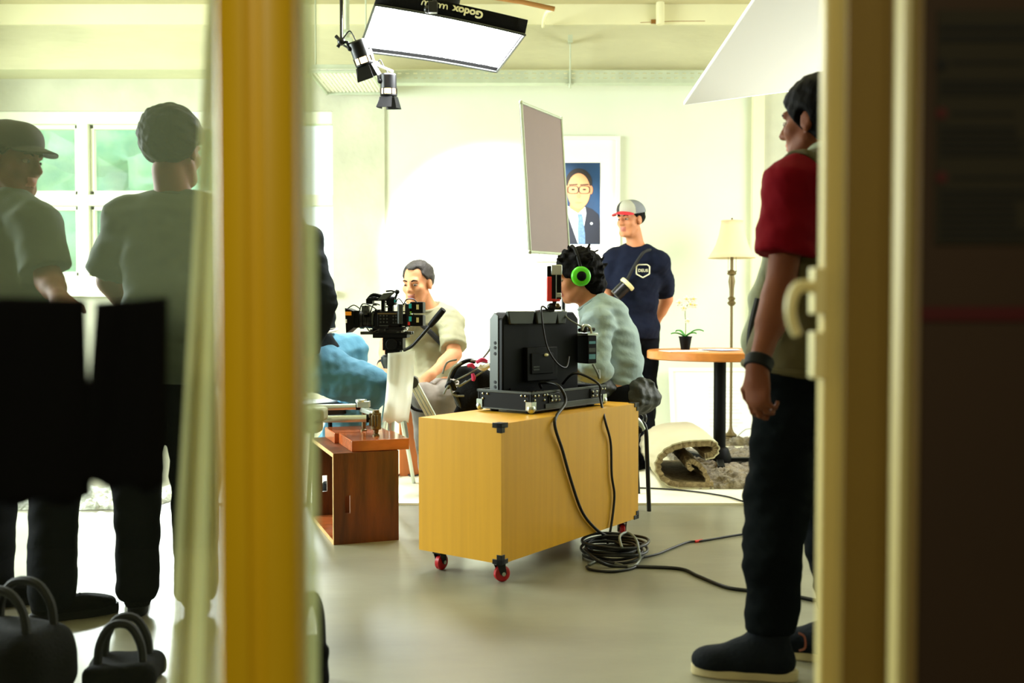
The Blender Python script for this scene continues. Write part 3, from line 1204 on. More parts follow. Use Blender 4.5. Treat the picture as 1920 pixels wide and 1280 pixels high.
    def shoes(s, m='shoe_dark', ms='shoe_sole', ln=.27, zf=0.0, parts=True, high=0.0):
        for q in 'LR':
            an, toe = s.J['an' + q], s.J['toe' + q]
            d = toe - an
            d[2] = 0
            d /= np.linalg.norm(d)
            sd = np.array((d[1], -d[0], 0))
            R = np.array([sd, d, (0, 0, 1)]).T
            heel = np.array((an[0], an[1], zf)) - d * .065
            S = Sdf(.006)

            def L(x, y, z):
                return heel + sd * x + d * y + np.array((0, 0, z))
            k = ln / .27
            S.ell(L(0, .060 * k, .052), (.039, .060, .046), R, .03)
            S.ell(L(0, .150 * k, .042), (.043, .075, .036), R, .03)
            S.ell(L(0, .215 * k, .036), (.044, .052, .028), R, .03)
            S.cone(L(0, .055 * k, .06), L(0, .06 * k, .11 + high), .042, .045, .03, flat=False)
            if high:
                S.cone(L(0, .11 * k, .08), L(0, .075 * k, .11 + high), .034, .034, .03)
            if high:
                S.ell(L(0, .125 * k, .062), (.043, .075, .050), R, .03)
                S.ell(L(0, .218 * k, .044), (.046, .056, .034), R, .03)
            S.plane(L(0, 0, .024), (0, 0, -1))
            S.plane(L(0, 0, .118 + high), d * .25 + np.array((0, 0, 1)))
            up = S.build('shoe', M[m], s.rt)
            pts = []
            for i in range(28):
                a = 2 * math.pi * i / 28
                y = .135 + .140 * math.sin(a)
                w_ = .044 + .004 * math.sin(a) - .010 * math.exp(-((y - .11) / .05) ** 2)
                pts.append((w_ * math.copysign(abs(math.cos(a)) ** .75, math.cos(a)), y * k))
            b = MB()
            b.prism(pts, L(0, 0, .0), sd, d, .032)
            if b.v[0][2] > b.v[28][2]:
                pass
            so = b.build('sole', M[ms], up, bevel=.005)
            so['label'] = 'shoe sole'
            b = MB()
            for i in range(4):
                y = (.125 + .022 * i) * k
                b.tube([L(-.022, y, .078 - .007 * i), L(0, y + .004, .086 - .008 * i), L(.022, y, .078 - .007 * i)], .003, 5, sub=3)
            if high:
                b2 = MB()
                b2.tube([L(0, -.004, .135), L(0, -.020, .125), L(0, -.022, .095), L(0, -.006, .085)], .003, 6, sub=4)
                b2.build('heel_tab', M['lip'], up)
            if parts:
                b.build('laces', M[m], up)

    def hair(s, m='hair_black', infl=.010, style='short', seed=2, h=.005):
        S = Sdf(h)
        H, R, z = s.hp, s.HR, s.hs
        if style == 'short':
            S.ell(H((0, -.020, .040)), (np.array((.077, .097, .086)) + infl) * z, R, .02)
            n_ = R @ np.array((0, .75, -.66))
            S.noise(.0035, 90, seed)
            S.plane(H((0, .062, .064)), n_, .008)
            for e in (-1, 1):
                S.ell(H((e * .088, .004, -.006)), np.array((.024, .024, .034)) * z, R, .006, 'sub')
        elif style == 'full':
            S.ell(H((0, -.020, .040)), (np.array((.077, .097, .086)) + infl) * z, R, .02)
            S.ell(H((0, -.060, -.030)), np.array((.070, .050, .06)) * z, R, .03)
            n_ = R @ np.array((0, .82, -.57))
            S.noise(.003, 80, seed)
            S.plane(H((0, .070, .050)), n_, .008)
            for e in (-1, 1):
                S.ell(H((e * .092, .006, -.008)), np.array((.024, .024, .036)) * z, R, .006, 'sub')
        elif style == 'receding':
            S.ell(H((0, -.020, .036)), (np.array((.077, .097, .086)) + infl) * z, R, .02)
            n_ = R @ np.array((0, .80, -.60))
            S.noise(.003, 90, seed)
            S.plane(H((0, .048, .068)), n_, .008)
            for e in (-1, 1):
                S.ell(H((e * .045, .075, .075)), np.array((.028, .04, .04)) * z, R, .01, 'sub')
                S.ell(H((e * .088, .004, -.006)), np.array((.024, .026, .036)) * z, R, .006, 'sub')
        elif style == 'curly':
            S.ell(H((0, -.026, .044)), (np.array((.084, .104, .088)) + .012) * z, R, .02)
            S.ell(H((0, -.075, -.045)), np.array((.074, .066, .075)) * z, R, .03)
            Rn = random.Random(seed)
            for i in range(150):
                a, e = Rn.uniform(0, 6.28), Rn.uniform(-.75, 1)
                d = np.array((math.cos(a) * math.sqrt(1 - e * e), math.sin(a) * math.sqrt(1 - e * e), e))
                if d[1] > .55 and e < .45:
                    continue
                p = np.array((0, -.028, .036)) + d * np.array((.092, .114, .100))
                if p[2] < -.02 and p[1] > -.02:
                    continue
                q = p + np.array((Rn.uniform(-.02, .02), Rn.uniform(-.03, .012), Rn.uniform(-.012, .016))) + d * .014
                S.cone(H(p), H(q), Rn.uniform(.008, .014) * z, Rn.uniform(.003, .006) * z, .008)
            S.noise(.004, 90, seed)
            S.ell(H((0, .085, -.035)), np.array((.064, .07, .075)) * z, R, .008, 'sub')
        return S.build('hair', M[m], s.rt, 0)

    def cap(s, brimdir=0.0, mats=('cap_grey', 'cap_red'), front=None, mesh=None):
        H, R, z = s.hp, s.HR, s.hs
        S = Sdf(.005)
        S.ell(H((0, -.016, .046)), np.array((.090, .108, .090)) * z, R, .0)
        S.ell(H((0, .045, .075)), np.array((.062, .048, .052)) * z, R, .03)
        S.plane(H((0, .0, .040)), R @ np.array((0, -.12, -1)), .003)
        ms = [M[mats[0]], M['cap_front'], M['cap_black']]

        def mf(c):
            q = (c - s.J['head']) @ R / z
            return np.where(q[:, 1] > .035, np.where(q[:, 0] > .012, 2, 1), 0) if front else np.zeros(len(c))
        cr = S.build('cap_crown', ms, s.rt, 1, mf)
        b = MB()
        n = 18
        top, vs = [], []
        pts = []
        for i in range(n + 1):
            a = math.pi * i / n
            pts.append((math.cos(a), math.sin(a)))
        prof = []
        for dz in (0, -.006):
            for (cx, sy) in pts:
                prof.append(H((cx * .078, .058 + sy * .098, .050 + dz - .020 * sy + .012 - .026 * cx * cx)))
            for (cx, sy) in pts[::-1]:
                prof.append(H((cx * .076, .050 + sy * .036, .050 + dz + .010 - .020 * cx * cx)))
        N = 2 * (n + 1)
        fs = []
        for i in range(n):
            j = N - 1 - i
            fs.append((i, i + 1, j - 1, j))
            fs.append((N + j, N + j - 1, N + i + 1, N + i))
        for i in range(N):
            fs.append((i, N + i, N + (i + 1) % N, (i + 1) % N))
        b._add(prof, fs)
        br = b.build('cap_brim', M[mats[1]], s.rt)
        return cr, br


# --- A: the man in navy, standing by the back wall
dA = 7.0
A = Person('person', onz(1193, 868), 'person in grey cap and navy t-shirt standing with hands behind back by the white wall',
           dict(head=at(1182, 412, dA), neck=at(1194, 462, dA + .02), shL=at(1236, 492, dA - .04), shR=at(1152, 486, dA + .06),
                elL=at(1250, 560, dA + .20), wrL=at(1226, 614, dA + .30), elR=at(1138, 556, dA + .06), wrR=at(1172, 612, dA + .26),
                hipL=at(1213, 618, dA + .06), hipR=at(1168, 616, dA - .02), knL=at(1213, 735, dA + .02), knR=at(1172, 735, dA - .06),
                anL=onz(1209, 858, .085) + V((0, .05, 0)), anR=onz(1176, 862, .085), toeL=onz(1200, 868, .03) + V((0, -.10, 0)), toeR=onz(1162, 874, .03) + V((0, -.10, 0)),
                hdL=(-.8, .1, -.4), hnL=(0, 1, 0), hdR=(.8, .1, -.4), hnR=(0, 1, 0)),
           (-.72, -.68, -.06), hs=1.02, tw=.98, skin='skin_tan')
A.body()
A.hair(infl=.004)
A.cap(front=True)
A.tee('tee_navy', hem=-.065, sleeve=.80, wr=.005, seed=4, waistdrop=.0)
A.trousers('black_jeans', (.088, .068, .052))
A.shoes('black_soft', 'black_rubber')
# shield print with lettering on the chest
_o = A.tor(.66)
fx = V(A.right)
lg = at(1205, 508, dA - .0)
dirv = (lg - _O).normalized()
# march to the front of the shirt: chest ellipsoid surface along the view ray
cc, rr = A.tor(.66), np.array((.185, .142, .17))
Rt = np.array([A.right, A.fwd, A.up]).T
best = None
for i in range(400):
    pnt = _O + dirv * (6.5 + i * .002)
    q = (np.array(pnt) - cc) @ Rt / rr
    if (q @ q) < 1:
        best = pnt
        break
nrm = Rt @ (q / rr)
nrm = nrm / np.linalg.norm(nrm)
ux = np.cross((0, 0, 1.0), nrm)
ux /= np.linalg.norm(ux)
uy = np.cross(nrm, ux)
lo = np.array(best) + nrm * .012
sh = [(-.044, .030), (-.030, .042), (.030, .042), (.046, .030), (.044, -.022), (0, -.046), (-.044, -.022)]
b = MB()
for i in range(len(sh)):
    b.tube([lo + ux * sh[i][0] + uy * sh[i][1], lo + ux * sh[(i + 1) % 7][0] + uy * sh[(i + 1) % 7][1]], .0045, 6)
pr = b.build('shirt_print', M['grey_text'], A.rt)
pr['label'] = 'pale shield print'
text_mesh('DEUS', .028, lo + nrm * .008, ux, uy, M['grey_text'], 'print_lettering', pr, .005)

# crossbody strap with its small camera pouch
bg = root('crossbody_bag', at(1168, 548, dA - .2), 'small black pouch with a cream lid on a crossbody strap of the navy-shirted person', 'bag')
b = MB()


def on_torso(P_, px, py, d0, rr, t, off=.012):
    c = P_.tor(t)
    dv = (at(px, py, d0) - _O).normalized()
    R3 = np.array([P_.right, P_.fwd, P_.up]).T
    for i in range(700):
        p_ = _O + dv * (d0 - .5 + i * .0015)
        q_ = (np.array(p_) - c) @ R3 / np.array(rr)
        if q_ @ q_ < 1:
            return p_ - dv * off
    return at(px, py, d0 - .05)


sp = [V(A.J['shL']) + V((-.055, .06, .075)), V(A.J['shL']) + V((-.065, -.02, .085)), on_torso(A, 1206, 474, dA, (.19, .15, .2), .8, .02), on_torso(A, 1192, 494, dA, (.19, .15, .2), .66, .02), on_torso(A, 1179, 518, dA, (.19, .15, .2), .6, .02), on_torso(A, 1170, 538, dA, (.19, .15, .2), .5, .02)]
for q in ((0, 0, .0),):
    b.tube(sp, .0105, 8, sub=6)
b.build('strap', M['strap'], bg)
pc = V(sp[-1]) + V((0, -.035, 0))
dn = (at(1154, 564, dA) - at(1178, 540, dA)).normalized()
b = MB()
b.cyl(pc - dn * .012, pc + dn * .085, .044, .044, 24)
b.build('pouch', M['black_gloss'], bg, bevel=.005)
b = MB()
b.cyl(pc - dn * .040, pc - dn * .012, .055, .055, 24)
b.build('pouch_lid', M['cream_plastic'], bg, bevel=.006)

# --- B: the man with green headphones, seated at the monitor
dB = 5.05
B = Person('person', onz(1165, 960) + V((0, .1, 0)), 'person with curly black hair in a washed denim shirt sitting behind the black monitor',
           dict(head=at(1080, 521, dB), neck=at(1112, 566, dB), mid=at(1152, 652, dB + .02), shL=at(1122, 606, dB - .17), shR=at(1120, 590, dB + .18),
                elL=at(1120, 690, dB - .25), wrL=at(1076, 692, dB - .28), elR=at(1085, 690, dB + .25), wrR=at(1030, 690, dB + .1),
                hipL=at(1158, 742, dB - .09), hipR=at(1158, 742, dB + .10), knL=at(1020, 755, dB - .08), knR=at(1010, 752, dB + .16),
                anL=onz(1045, 925, .09), anR=onz(1030, 900, .09), toeL=onz(990, 930, .03), toeR=onz(975, 905, .03), curlL=.7),
           (-.98, -.12, -.20), hs=1.02, tw=1.0, skin='skin_tan')
B.body()
B.hair(style='curly', seed=8)
B.tee('denim_pale', hem=.02, sleeve=1.85, name='denim_shirt', loose=.020, wr=.007, seed=12)
B.trousers('black_jeans')
B.shoes('black_soft', 'black_rubber')
# dark jacket tied around the waist
S = Sdf(.008)
S.ell(B.P + np.array((0, 0, .0)), (.205, .175, .10), None, .04)
S.ell(at(1192, 738, dB - .1), (.07, .08, .055), None, .05)
S.ell(at(1120, 728, dB - .16), (.10, .06, .06), None, .05)
S.noise(.011, 26, 5)
S.noise(.007, 55, 6)
S.build('tied_jacket', M['dark_jacket'], B.rt)
# headphones
hpn = root('headphones', B.hp((0, 0, 0)), 'bright green headphones worn over curly black hair', 'headphones')
for e in (-1, 1):
    b = MB()
    ax = B.HR @ np.array((e, 0, 0))
    c0 = B.hp((e * .086, -.004, .004))
    b.cyl(c0, c0 + ax * .018, .036, .036, 28)
    b.build('ear_cushion', M['black_soft'], hpn, bevel=.005)
    b = MB()
    b.lathe(c0 + ax * .018, [(.046, 0), (.049, .006), (.047, .018), (.040, .024), (.024, .026), (.022, .018), (.0, .018)], 32, ax)
    b.build('ear_cup', M['green'], hpn)
    b = MB()
    b.lathe(c0 + ax * .036, [(.023, 0), (.023, .010), (.019, .013), (.0, .013)], 28, ax)
    b.build('ear_cup_cap', M['black'], hpn)
b = MB()
arc = [B.hp((math.cos(a) * .112, -.010, .02 + math.sin(a) * .135)) for a in np.linspace(.0, math.pi, 15)]
b.tube(arc, .009, 8, sub=3)
b.build('headband', M['black'], hpn)

# --- C: the man in the olive t-shirt, seated behind the camera
dC = 6.05
Cp = Person('person', onz(800, 905), 'person in olive grey t-shirt sitting on a brown box behind the cinema camera',
            dict(head=at(783, 531, dC), neck=at(803, 578, dC + .06), shL=at(845, 604, dC + .02), shR=at(758, 596, dC + .02), mid=at(806, 648, dC + .12),
                 elL=at(852, 664, dC - .10), wrL=at(806, 704, dC - .32), elR=at(728, 640, dC - .10), wrR=at(717, 688, dC - .30),
                 hipL=at(832, 726, dC + .05), hipR=at(778, 726, dC + .05), knL=at(846, 742, dC - .40), knR=at(796, 748, dC - .42),
                 anL=onz(842, 900, .09), anR=onz(812, 900, .09), toeL=onz(842, 925, .03), toeR=onz(806, 926, .03),
                 hdL=(-.72, -.30, -.55), hnL=(-.35, -.45, .75), curlL=.55),
            (-.42, -.88, -.18), hs=1.06, tw=1.06, skin='skin_warm')
Cp.body()
Cp.hair('hair_short', style='receding', infl=.009)
Cp.tee('tee_green', hem=-.04, sleeve=.80, wr=.005, seed=21, loose=.018)
Cp.trousers('grey_trousers', (.100, .088, .070))
Cp.shoes('black_soft', 'black_rubber')
b = MB()
w0 = Cp.J['wrR']
dw = Cp.J['wrR'] - Cp.J['elR']
dw = dw / np.linalg.norm(dw)
b.cyl(w0 - dw * .035, w0 - dw * .012, .034, .034, 18)
b.build('wristwatch', M['black'], Cp.rt, bevel=.003)
b = MB()
b.tube([on_torso(Cp, 770, 590, dC, (.19, .15, .2), .85, .02), on_torso(Cp, 800, 616, dC, (.19, .15, .22), .7, .02), on_torso(Cp, 824, 640, dC, (.19, .15, .22), .5, .02), on_torso(Cp, 846, 662, dC, (.2, .15, .22), .35, .01)], .016, 8, sub=5)
b.build('cross_strap', M['strap'], Cp.rt)

# --- D: the person in a dark top and blue jeans beside the post
dD = 5.15
Dp = Person('person', onz(600, 960), 'person in charcoal long-sleeved top and blue jeans half hidden by the yellow post',
            dict(head=at(520, 352, dD), neck=at(538, 412, dD), shL=at(566, 460, dD + .14), shR=at(574, 455, dD - .18), mid=at(556, 548, dD),
                 elR=at(603, 560, dD - .26), wrR=at(572, 690, dD - .16), elL=at(600, 560, dD + .2), wrL=at(612, 640, dD + .2),
                 hipR=at(604, 694, dD - .06), hipL=at(590, 668, dD + .14), knR=at(692, 728, dD - .04), knL=at(652, 662, dD + .34),
                 anR=at(622, 830, dD + .28), anL=onz(668, 905, .10), toeR=at(640, 868, dD + .26), toeL=onz(700, 915, .03)),
            (.9, -.2, -.25), hs=1.02, tw=1.0, skin='skin_tan')
Dp.body()
Dp.hair()
Dp.tee('dark_shirt', hem=.06, sleeve=1.8, name='long_sleeved_top', loose=.020, wr=.005, seed=31, hips=False)
Dp.trousers('denim_blue', (.125, .105, .085), wr=.007, seed=8, top=.13, cutz=.12)
Dp.shoes('black_soft', 'black_rubber')
b = MB()
ring = [V(Dp.tor(.20)) + V(Dp.hright) * .185 * math.cos(a) + V(Dp.fwd) * .148 * math.sin(a) for a in np.linspace(0, 6.283, 33)[:-1]]
b.tube(ring, .007, 8, closed=True)
b.build('white_hem_cord', M['paper'], Dp.rt)

# --- E: the man in the foreground, seen from behind
dE = 2.93
E_ = Person('person', onz(1440, 1262) + V((0, .05, 0)), 'person in khaki vest over crimson t-shirt standing in the doorway with back turned',
            dict(head=at(1531, 229, dE), neck=at(1558, 302, dE), shL=at(1490, 348, dE - .13), shR=at(1615, 340, dE + .20), mid=at(1538, 500, dE + .02),
                 elL=at(1462, 548, dE - .15), wrL=at(1420, 690, dE - .26), elR=at(1640, 540, dE + .2), wrR=at(1620, 690, dE + .1),
                 hipL=at(1482, 672, dE - .06), hipR=at(1534, 676, dE + .10), knL=at(1458, 930, dE - .04), knR=at(1550, 930, dE + .14),
                 anL=onz(1456, 1215, .10) + V((0, .04, 0)), anR=onz(1590, 1185, .09), toeL=onz(1350, 1245, .03), toeR=onz(1500, 1212, .03),
                 hdL=(-.02, -.15, -1), hnL=(-.75, -.6, .0), curlL=.75),
            (-.74, .66, -.04), hs=1.0, tw=1.0, h=.0075, skin='skin_brown')
E_.body()
E_.hair(infl=.017, seed=9, style='full')
E_.tee('tee_red', hem=.1, sleeve=.66, wr=.004, seed=41, loose=.022)
# vest: torso without sleeves, open at the front
S = Sdf(.0075)
E_.torso(S, .030, wide=1.02)
S.ell(E_.P - E_.up * .02, (.185, .150, .12), np.array([E_.hright, np.cross(E_.up, E_.hright), E_.up]).T, .05)
S.noise(.005, 20, 4)
S.noise(.003, 44, 9)
S.plane(E_.P - E_.up * .045, -E_.up)
for q in 'LR':
    S.ell(E_.J['sh' + q] + E_.right * (.045 if q == 'R' else -.045) - E_.up * .03, (.085, .10, .13), np.array([E_.right, E_.fwd, E_.up]).T, .012, 'sub')
S.ell(E_.N + E_.up * .065 + E_.fwd * .03, (.080, .09, .08), np.array([E_.right, E_.fwd, E_.up]).T, .01, 'sub')
ve = S.build('vest', M['vest'], E_.rt)
b = MB()
zc = E_.P - E_.up * .030
ring = [V(zc) + V(E_.hright) * .196 * math.cos(a) + V(np.cross(E_.up, E_.hright)) * .162 * math.sin(a) for a in np.linspace(0, 6.283, 41)[:-1]]
b.tube(ring, .012, 8, closed=True)
b.build('vest_hem', M['vest'], ve)
b = MB()
c = E_.N + E_.up * .030
ring = [V(c) + V(E_.right) * .078 * math.cos(a) + V(E_.fwd) * .078 * math.sin(a) - V(E_.up) * .03 * max(0, math.sin(a)) for a in np.linspace(0, 6.283, 25)[:-1]]
b.tube(ring, .016, 8, closed=True)
b.build('vest_collar', M['vest_pale'], ve)
# open vest front hanging forward
S = Sdf(.008)
S.chain([at(1452, 470, dE + .08), at(1428, 560, dE + .10), at(1416, 640, dE + .10), at(1424, 690, dE + .10)], [.03, .034, .036, .028], .03)
S.noise(.004, 24, 6)
S.build('vest_front_flap', M['vest_pale'], E_.rt)
b = MB()
b.tube([at(1424, 560, dE + .03), at(1410, 620, dE + .03), at(1408, 672, dE + .03)], .014, 8, sub=4)
b.build('hanging_strap', M['strap'], E_.rt)
E_.trousers('denim_dark', (.098, .090, .070), wr=.006, seed=14, cutz=.135)
E_.shoes('shoe_dark', 'shoe_sole', .285, high=.06)
w0 = E_.J['wrL']
dw = E_.J['wrL'] - E_.J['elL']
dw = dw / np.linalg.norm(dw)
b = MB()
b.cyl(w0 - dw * .030, w0 + dw * .004, .0385, .037, 22)
b.build('watch_strap', M['black_rubber'], E_.rt, bevel=.004)

# --- F, G: the two people behind the glass
dF = 3.55
Fp = Person('person', onz(95, 1128), 'person in a dark peaked cap seen in profile through the hazy glass',
            dict(head=at(22, 302, dF), neck=at(10, 372, dF), shL=at(-52, 425, dF + .12), shR=at(66, 418, dF - .10), mid=at(12, 510, dF),
                 elR=at(92, 525, dF - .14), wrR=at(112, 560, dF - .30), elL=at(-60, 540, dF + .1), wrL=at(20, 600, dF + .0),
                 hipR=at(58, 660, dF - .06), hipL=at(-8, 660, dF + .06), knR=at(104, 900, dF - .04), knL=at(-12, 890, dF + .12),
                 anR=onz(98, 1112, .09), anL=onz(-20, 1090, .09), toeR=onz(180, 1134, .03), toeL=onz(60, 1112, .03), hnR=(0, -.2, 1)),
            (.97, -.18, -.12), hs=1.05, tw=1.0, skin='skin_brown')
Fp.body()
Fp.hair(infl=.008)
Fp.cap(mats=('dark_shirt_cap', 'dark_shirt_cap') if False else ('cap_black', 'cap_black'))
Fp.tee('grey_shirt', hem=-.05, sleeve=.85, seed=51, loose=.024)
Fp.trousers('black_jeans', (.098, .086, .078))
Fp.shoes('black_soft', 'black_rubber')
dG = 3.62
G = Person('person', onz(280, 1112), 'person with bushy hair standing with a bent arm behind the sheer curtain and glass',
           dict(head=at(326, 282, dG), neck=at(330, 372, dG), shL=at(238, 412, dG), shR=at(418, 412, dG + .02), mid=at(322, 520, dG),
                elL=at(205, 525, dG + .10), wrL=at(262, 600, dG + .14), elR=at(448, 540, dG + .1), wrR=at(420, 650, dG),
                hipL=at(272, 672, dG), hipR=at(352, 672, dG), knL=at(258, 890, dG), knR=at(366, 890, dG),
                anL=onz(258, 1098, .09), anR=onz(366, 1098, .09), toeL=onz(252, 1075, .03) + V((0, .05, 0)), toeR=onz(374, 1075, .03) + V((0, .05, 0))),
           (.25, .96, -.1), hs=1.08, tw=1.02, skin='skin_brown')
G.body()
G.hair(infl=.022, seed=19)
G.tee('grey_shirt', hem=-.08, sleeve=.85, seed=61, loose=.026)
G.trousers('black_jeans', (.098, .084, .074))
G.shoes('black_soft', 'black_rubber')

# ---------------------------------------------------------------- furniture and equipment


class Fr:
    """a yawed local frame: L(u, v, z) in metres"""

    def __init__(s, x, y, z, yaw):
        s.o = np.array((x, y, z), float)
        s.yaw = yaw
        s.R = rotz(yaw)

    def __call__(s, u, v, z):
        return s.o + s.R @ np.array((u, v, z), float)

    def box(s, b, u, v, z, su, sv, sz, mi=0):
        """box by its min corner and size"""
        return b.box(s(u + su / 2, v + sv / 2, z + sz / 2), (su, sv, sz), s.R, mi)


# --- yellow case on casters
K = Fr(-.040, 3.752, 0, 0.946)
KL, KW, KZ0, KZ1 = 1.054, .405, .086, .611
rt = root('rolling_case', K(KL / 2, KW / 2, 0), 'big yellow plywood case on red casters with black corner guards', 'case')
b = MB()
K.box(b, 0, 0, KZ0, KL, KW, KZ1 - KZ0)
b.build('body', M['case_wood'], rt, smooth=False)
for u in (0, KL):
    for v in (0, KW):
        for z in (KZ0, KZ1):
            if u == 0 and v:
                continue
            b = MB()
            su, sv, sz = (-1 if u else 1), (-1 if v else 1), (-1 if z > .3 else 1)
            e = .003
            for A1, B1 in (((.038, .020), (.020, .038)),):
                for (l, h_) in ((.040, .016), (.020, .034)):
                    # guard wings over the three faces
                    for (du, dv, dz) in ((l, e, h_), (e, l, h_)):
                        u0, u1 = sorted((u - su * e, u + su * du)) if du > e else sorted((u - su * e, u))
                        v0, v1 = sorted((v - sv * e, v + sv * dv)) if dv > e else sorted((v - sv * e, v))
                        z0, z1 = sorted((z - sz * e, z + sz * dz))
                        K.box(b, u0, v0, z0, u1 - u0, v1 - v0, z1 - z0)
                u0, u1 = sorted((u - su * e, u + su * .034))
                v0, v1 = sorted((v - sv * e, v + sv * .034))
                z0, z1 = sorted((z - sz * e, z))
                K.box(b, u0, v0, z0, u1 - u0, v1 - v0, z1 - z0)
            b.build('corner_guard', M['black_gloss'], rt, bevel=.001)
for iu, u in enumerate((.06, KL - .05)):
    for iv, v in enumerate((.055, KW - .055)):
        c = K(u, v, 0)
        ca = K.yaw + (.7 if iu else -.5) + iv * .5
        d = np.array((math.cos(ca), math.sin(ca), 0))
        s_ = np.array((-d[1], d[0], 0))
        p = c + d * .012
        R = np.array([d, s_, (0, 0, 1)]).T
        b = MB()
        b.box(c + np.array((0, 0, .083)), (.062, .062, .006), R)
        b.cyl(c + np.array((0, 0, .070)), c + np.array((0, 0, .082)), .018, .020)
        for e in (-1, 1):
            b.prism([(-.018, .074), (.018, .074), (.024, .030), (.010, .022), (.000, .030)], c + s_ * (e * .017) - s_ * .0015, d, (0, 0, 1), -.003)
        b.box(c + np.array((0, 0, .071)), (.040, .038, .006), R)
        cs = b.build('caster', M['black_gloss'], rt)
        b = MB()
        b.lathe(p - s_ * .0125 + np.array((0, 0, .031)), [(.012, 0), (.026, 0), (.031, .004), (.031, .021), (.026, .025), (.012, .025)], 26, s_)
        b.build('wheel', M['red_wheel'], cs)
        b = MB()
        b.cyl(p - s_ * .020 + np.array((0, 0, .031)), p + s_ * .020 + np.array((0, 0, .031)), .0075)
        b.build('axle', M['steel'], cs)

# --- dark wooden crate with slots
Q = Fr(-.784, 4.435, 0, .352)
QL, QW, QH, T = .292, .604, .404, .018
rt = root('wooden_crate', Q(QL / 2, QW / 2, 0), 'dark stained open-ended wooden crate with hand slots standing on the concrete floor', 'crate')


def slotted(u0, u1, v0, name):
    b = MB()
    uc = (u0 + u1) / 2 - .085
    w, h0, h1 = .012, .135, .215
    segs = [(u0, uc - w, 0, QH), (uc + w, u1, 0, QH), (uc - w, uc + w, 0, h0), (uc - w, uc + w, h1, QH)]
    for a, c, z0, z1 in segs:
        Q.box(b, a, v0, z0, c - a, T, z1 - z0)
    o = b.build(name, M['crate_wood'], rt, smooth=False)


slotted(0, QL, 0, 'slotted_panel')
slotted(0, QL, QW - T, 'slotted_panel')
for z, nm in ((0, 'bottom_panel'), (QH - T, 'top_panel')):
    b = MB()
    Q.box(b, 0, T, z, QL, QW - 2 * T, T)
    b.build(nm, M['crate_wood'] if z else M['plank_wood'], rt, smooth=False)
b = MB()
Q.box(b, -.002, 0, 0, .002, T, QH)
Q.box(b, -.002, T, QH - T, .002, QW - 2 * T, T)
Q.box(b, -.002, T, 0, .002, QW - 2 * T, T)
b.build('raw_edge', M['crate_edge'], rt, smooth=False)
for i in range(2):
    b = MB()
    v0, v1 = (.02, .335) if i == 0 else (.337, .60)
    Q.box(b, .085 - .02 * i, v0, QH, .262, v1 - v0, .050)
    tag(b.build('wooden_board', M['plank_wood'], bevel=.003), ('reddish varnished board on the dark crate under the chrome clamp, front one of two' if i == 0 else 'reddish varnished board on the dark crate, rear one of two behind the other board'), 'board', 'boards on the crate')

# --- camera slider rails lying on the boards
zt = QH + .05
a0, a1 = at(560, 786, 4.62), at(694, 784, 4.66)
rt = root('camera_slider', (a1.x, a1.y, zt), 'pair of pale metal slider rails with chrome end clamp resting on the reddish boards', 'slider')
for dy, px0, px1, py, r in ((0, 555, 692, 786, .0165), (.20, 555, 672, 764, .0150)):
    p0, p1 = at(px0, py, 4.62 + dy), at(px1, py - 2, 4.66 + dy)
    b = MB()
    b.cyl(p0, p1, r, n=22)
    b.build('rail', M['alu'], rt)
    b = MB()
    dd = (p1 - p0).normalized()
    b.cyl(p1 - dd * .012, p1 + dd * .020, r * 1.15, n=22)
    b.build('rail_collar', M['black'], rt)
e = at(705, 786, 4.66)
b = MB()
b.cyl(e + V((0, 0, -.045)), e + V((0, 0, .030)), .024, n=20)
b.cyl(e + V((0, 0, .030)), e + V((0, 0, .044)), .015, n=14)
b.box(e + V((-.008, 0, .0)), (.045, .036, .058))
for k_ in range(3):
    b.cyl(e + V((-.012 + .012 * k_, -.028, -.030)), e + V((-.012 + .012 * k_, -.028, .022)), .005, n=10)
b.build('end_clamp', M['brass'], rt, bevel=.002)
b = MB()
zf = zt - e.z
b.lathe(e + V((0, 0, zf)), [(.016, 0), (.016, .006), (.008, .012), (.012, .020), (.012, -zf - .05), (.018, -zf - .045)], 18)
b.build('levelling_foot', M['brass'], rt)
e2 = at(682, 762, 4.86)
b = MB()
b.box((e + e2) / 2 + V((0, 0, .006)), (.038, (e2 - e).length, .022), basis(e2 - e) @ np.array([[0, 1, 0], [0, 0, 0], [0, 0, 0]]).T if False else rotz(math.atan2((e2 - e).y, (e2 - e).x) - math.pi / 2))
b.box(e2 + V((0, 0, .012)), (.06, .05, .03))
b.cyl(e2 + V((-.012, 0, .02)), e2 + V((-.012, 0, .035)), .028, n=18)
b.build('crossbar', M['alu'], rt, bevel=.003)
b = MB()
zf2 = zt - e2.z
b.lathe(e2 + V((0, 0, zf2)), [(.016, 0), (.016, .006), (.008, .012), (.010, .020), (.010, -zf2)], 18)
b.build('levelling_foot', M['brass'], rt)
g = at(590, 776, 4.45)
b = MB()
b.box(g + V((0, 0, -.0)), (.10, .12, .060))
b.box(g + V((-.01, 0, -.055)), (.08, .10, .05))
b.build('end_block', M['vest_pale'], rt, bevel=.014)

# --- raw wooden box the olive-shirted person sits on
bx = Fr(at(752, 880, 6.3).x, 6.22, .012, .12)
rt = root('brown_wooden_box', bx(.2, .2, 0), 'orange-brown wooden box under the person in the olive t-shirt', 'box')
b = MB()
bz = .465
for a in ((0, 0, .42, .02), (0, .36, .42, .02), (0, .02, .02, .34), (.40, .02, .02, .34)):
    bx.box(b, a[0], a[1], 0, a[2], a[3], bz)
b.build('side_panels', M['brown_box'], rt, bevel=.002)
b = MB()
bx.box(b, -.005, -.005, bz, .43, .39, .022)
b.build('lid', M['brown_box'], rt, bevel=.003)

# --- cinema camera on its tripod
cc = at(728, 604, 4.9)
CF = Fr(cc.x, cc.y, cc.z, math.radians(-3))
pxm = 4.9 / FPX


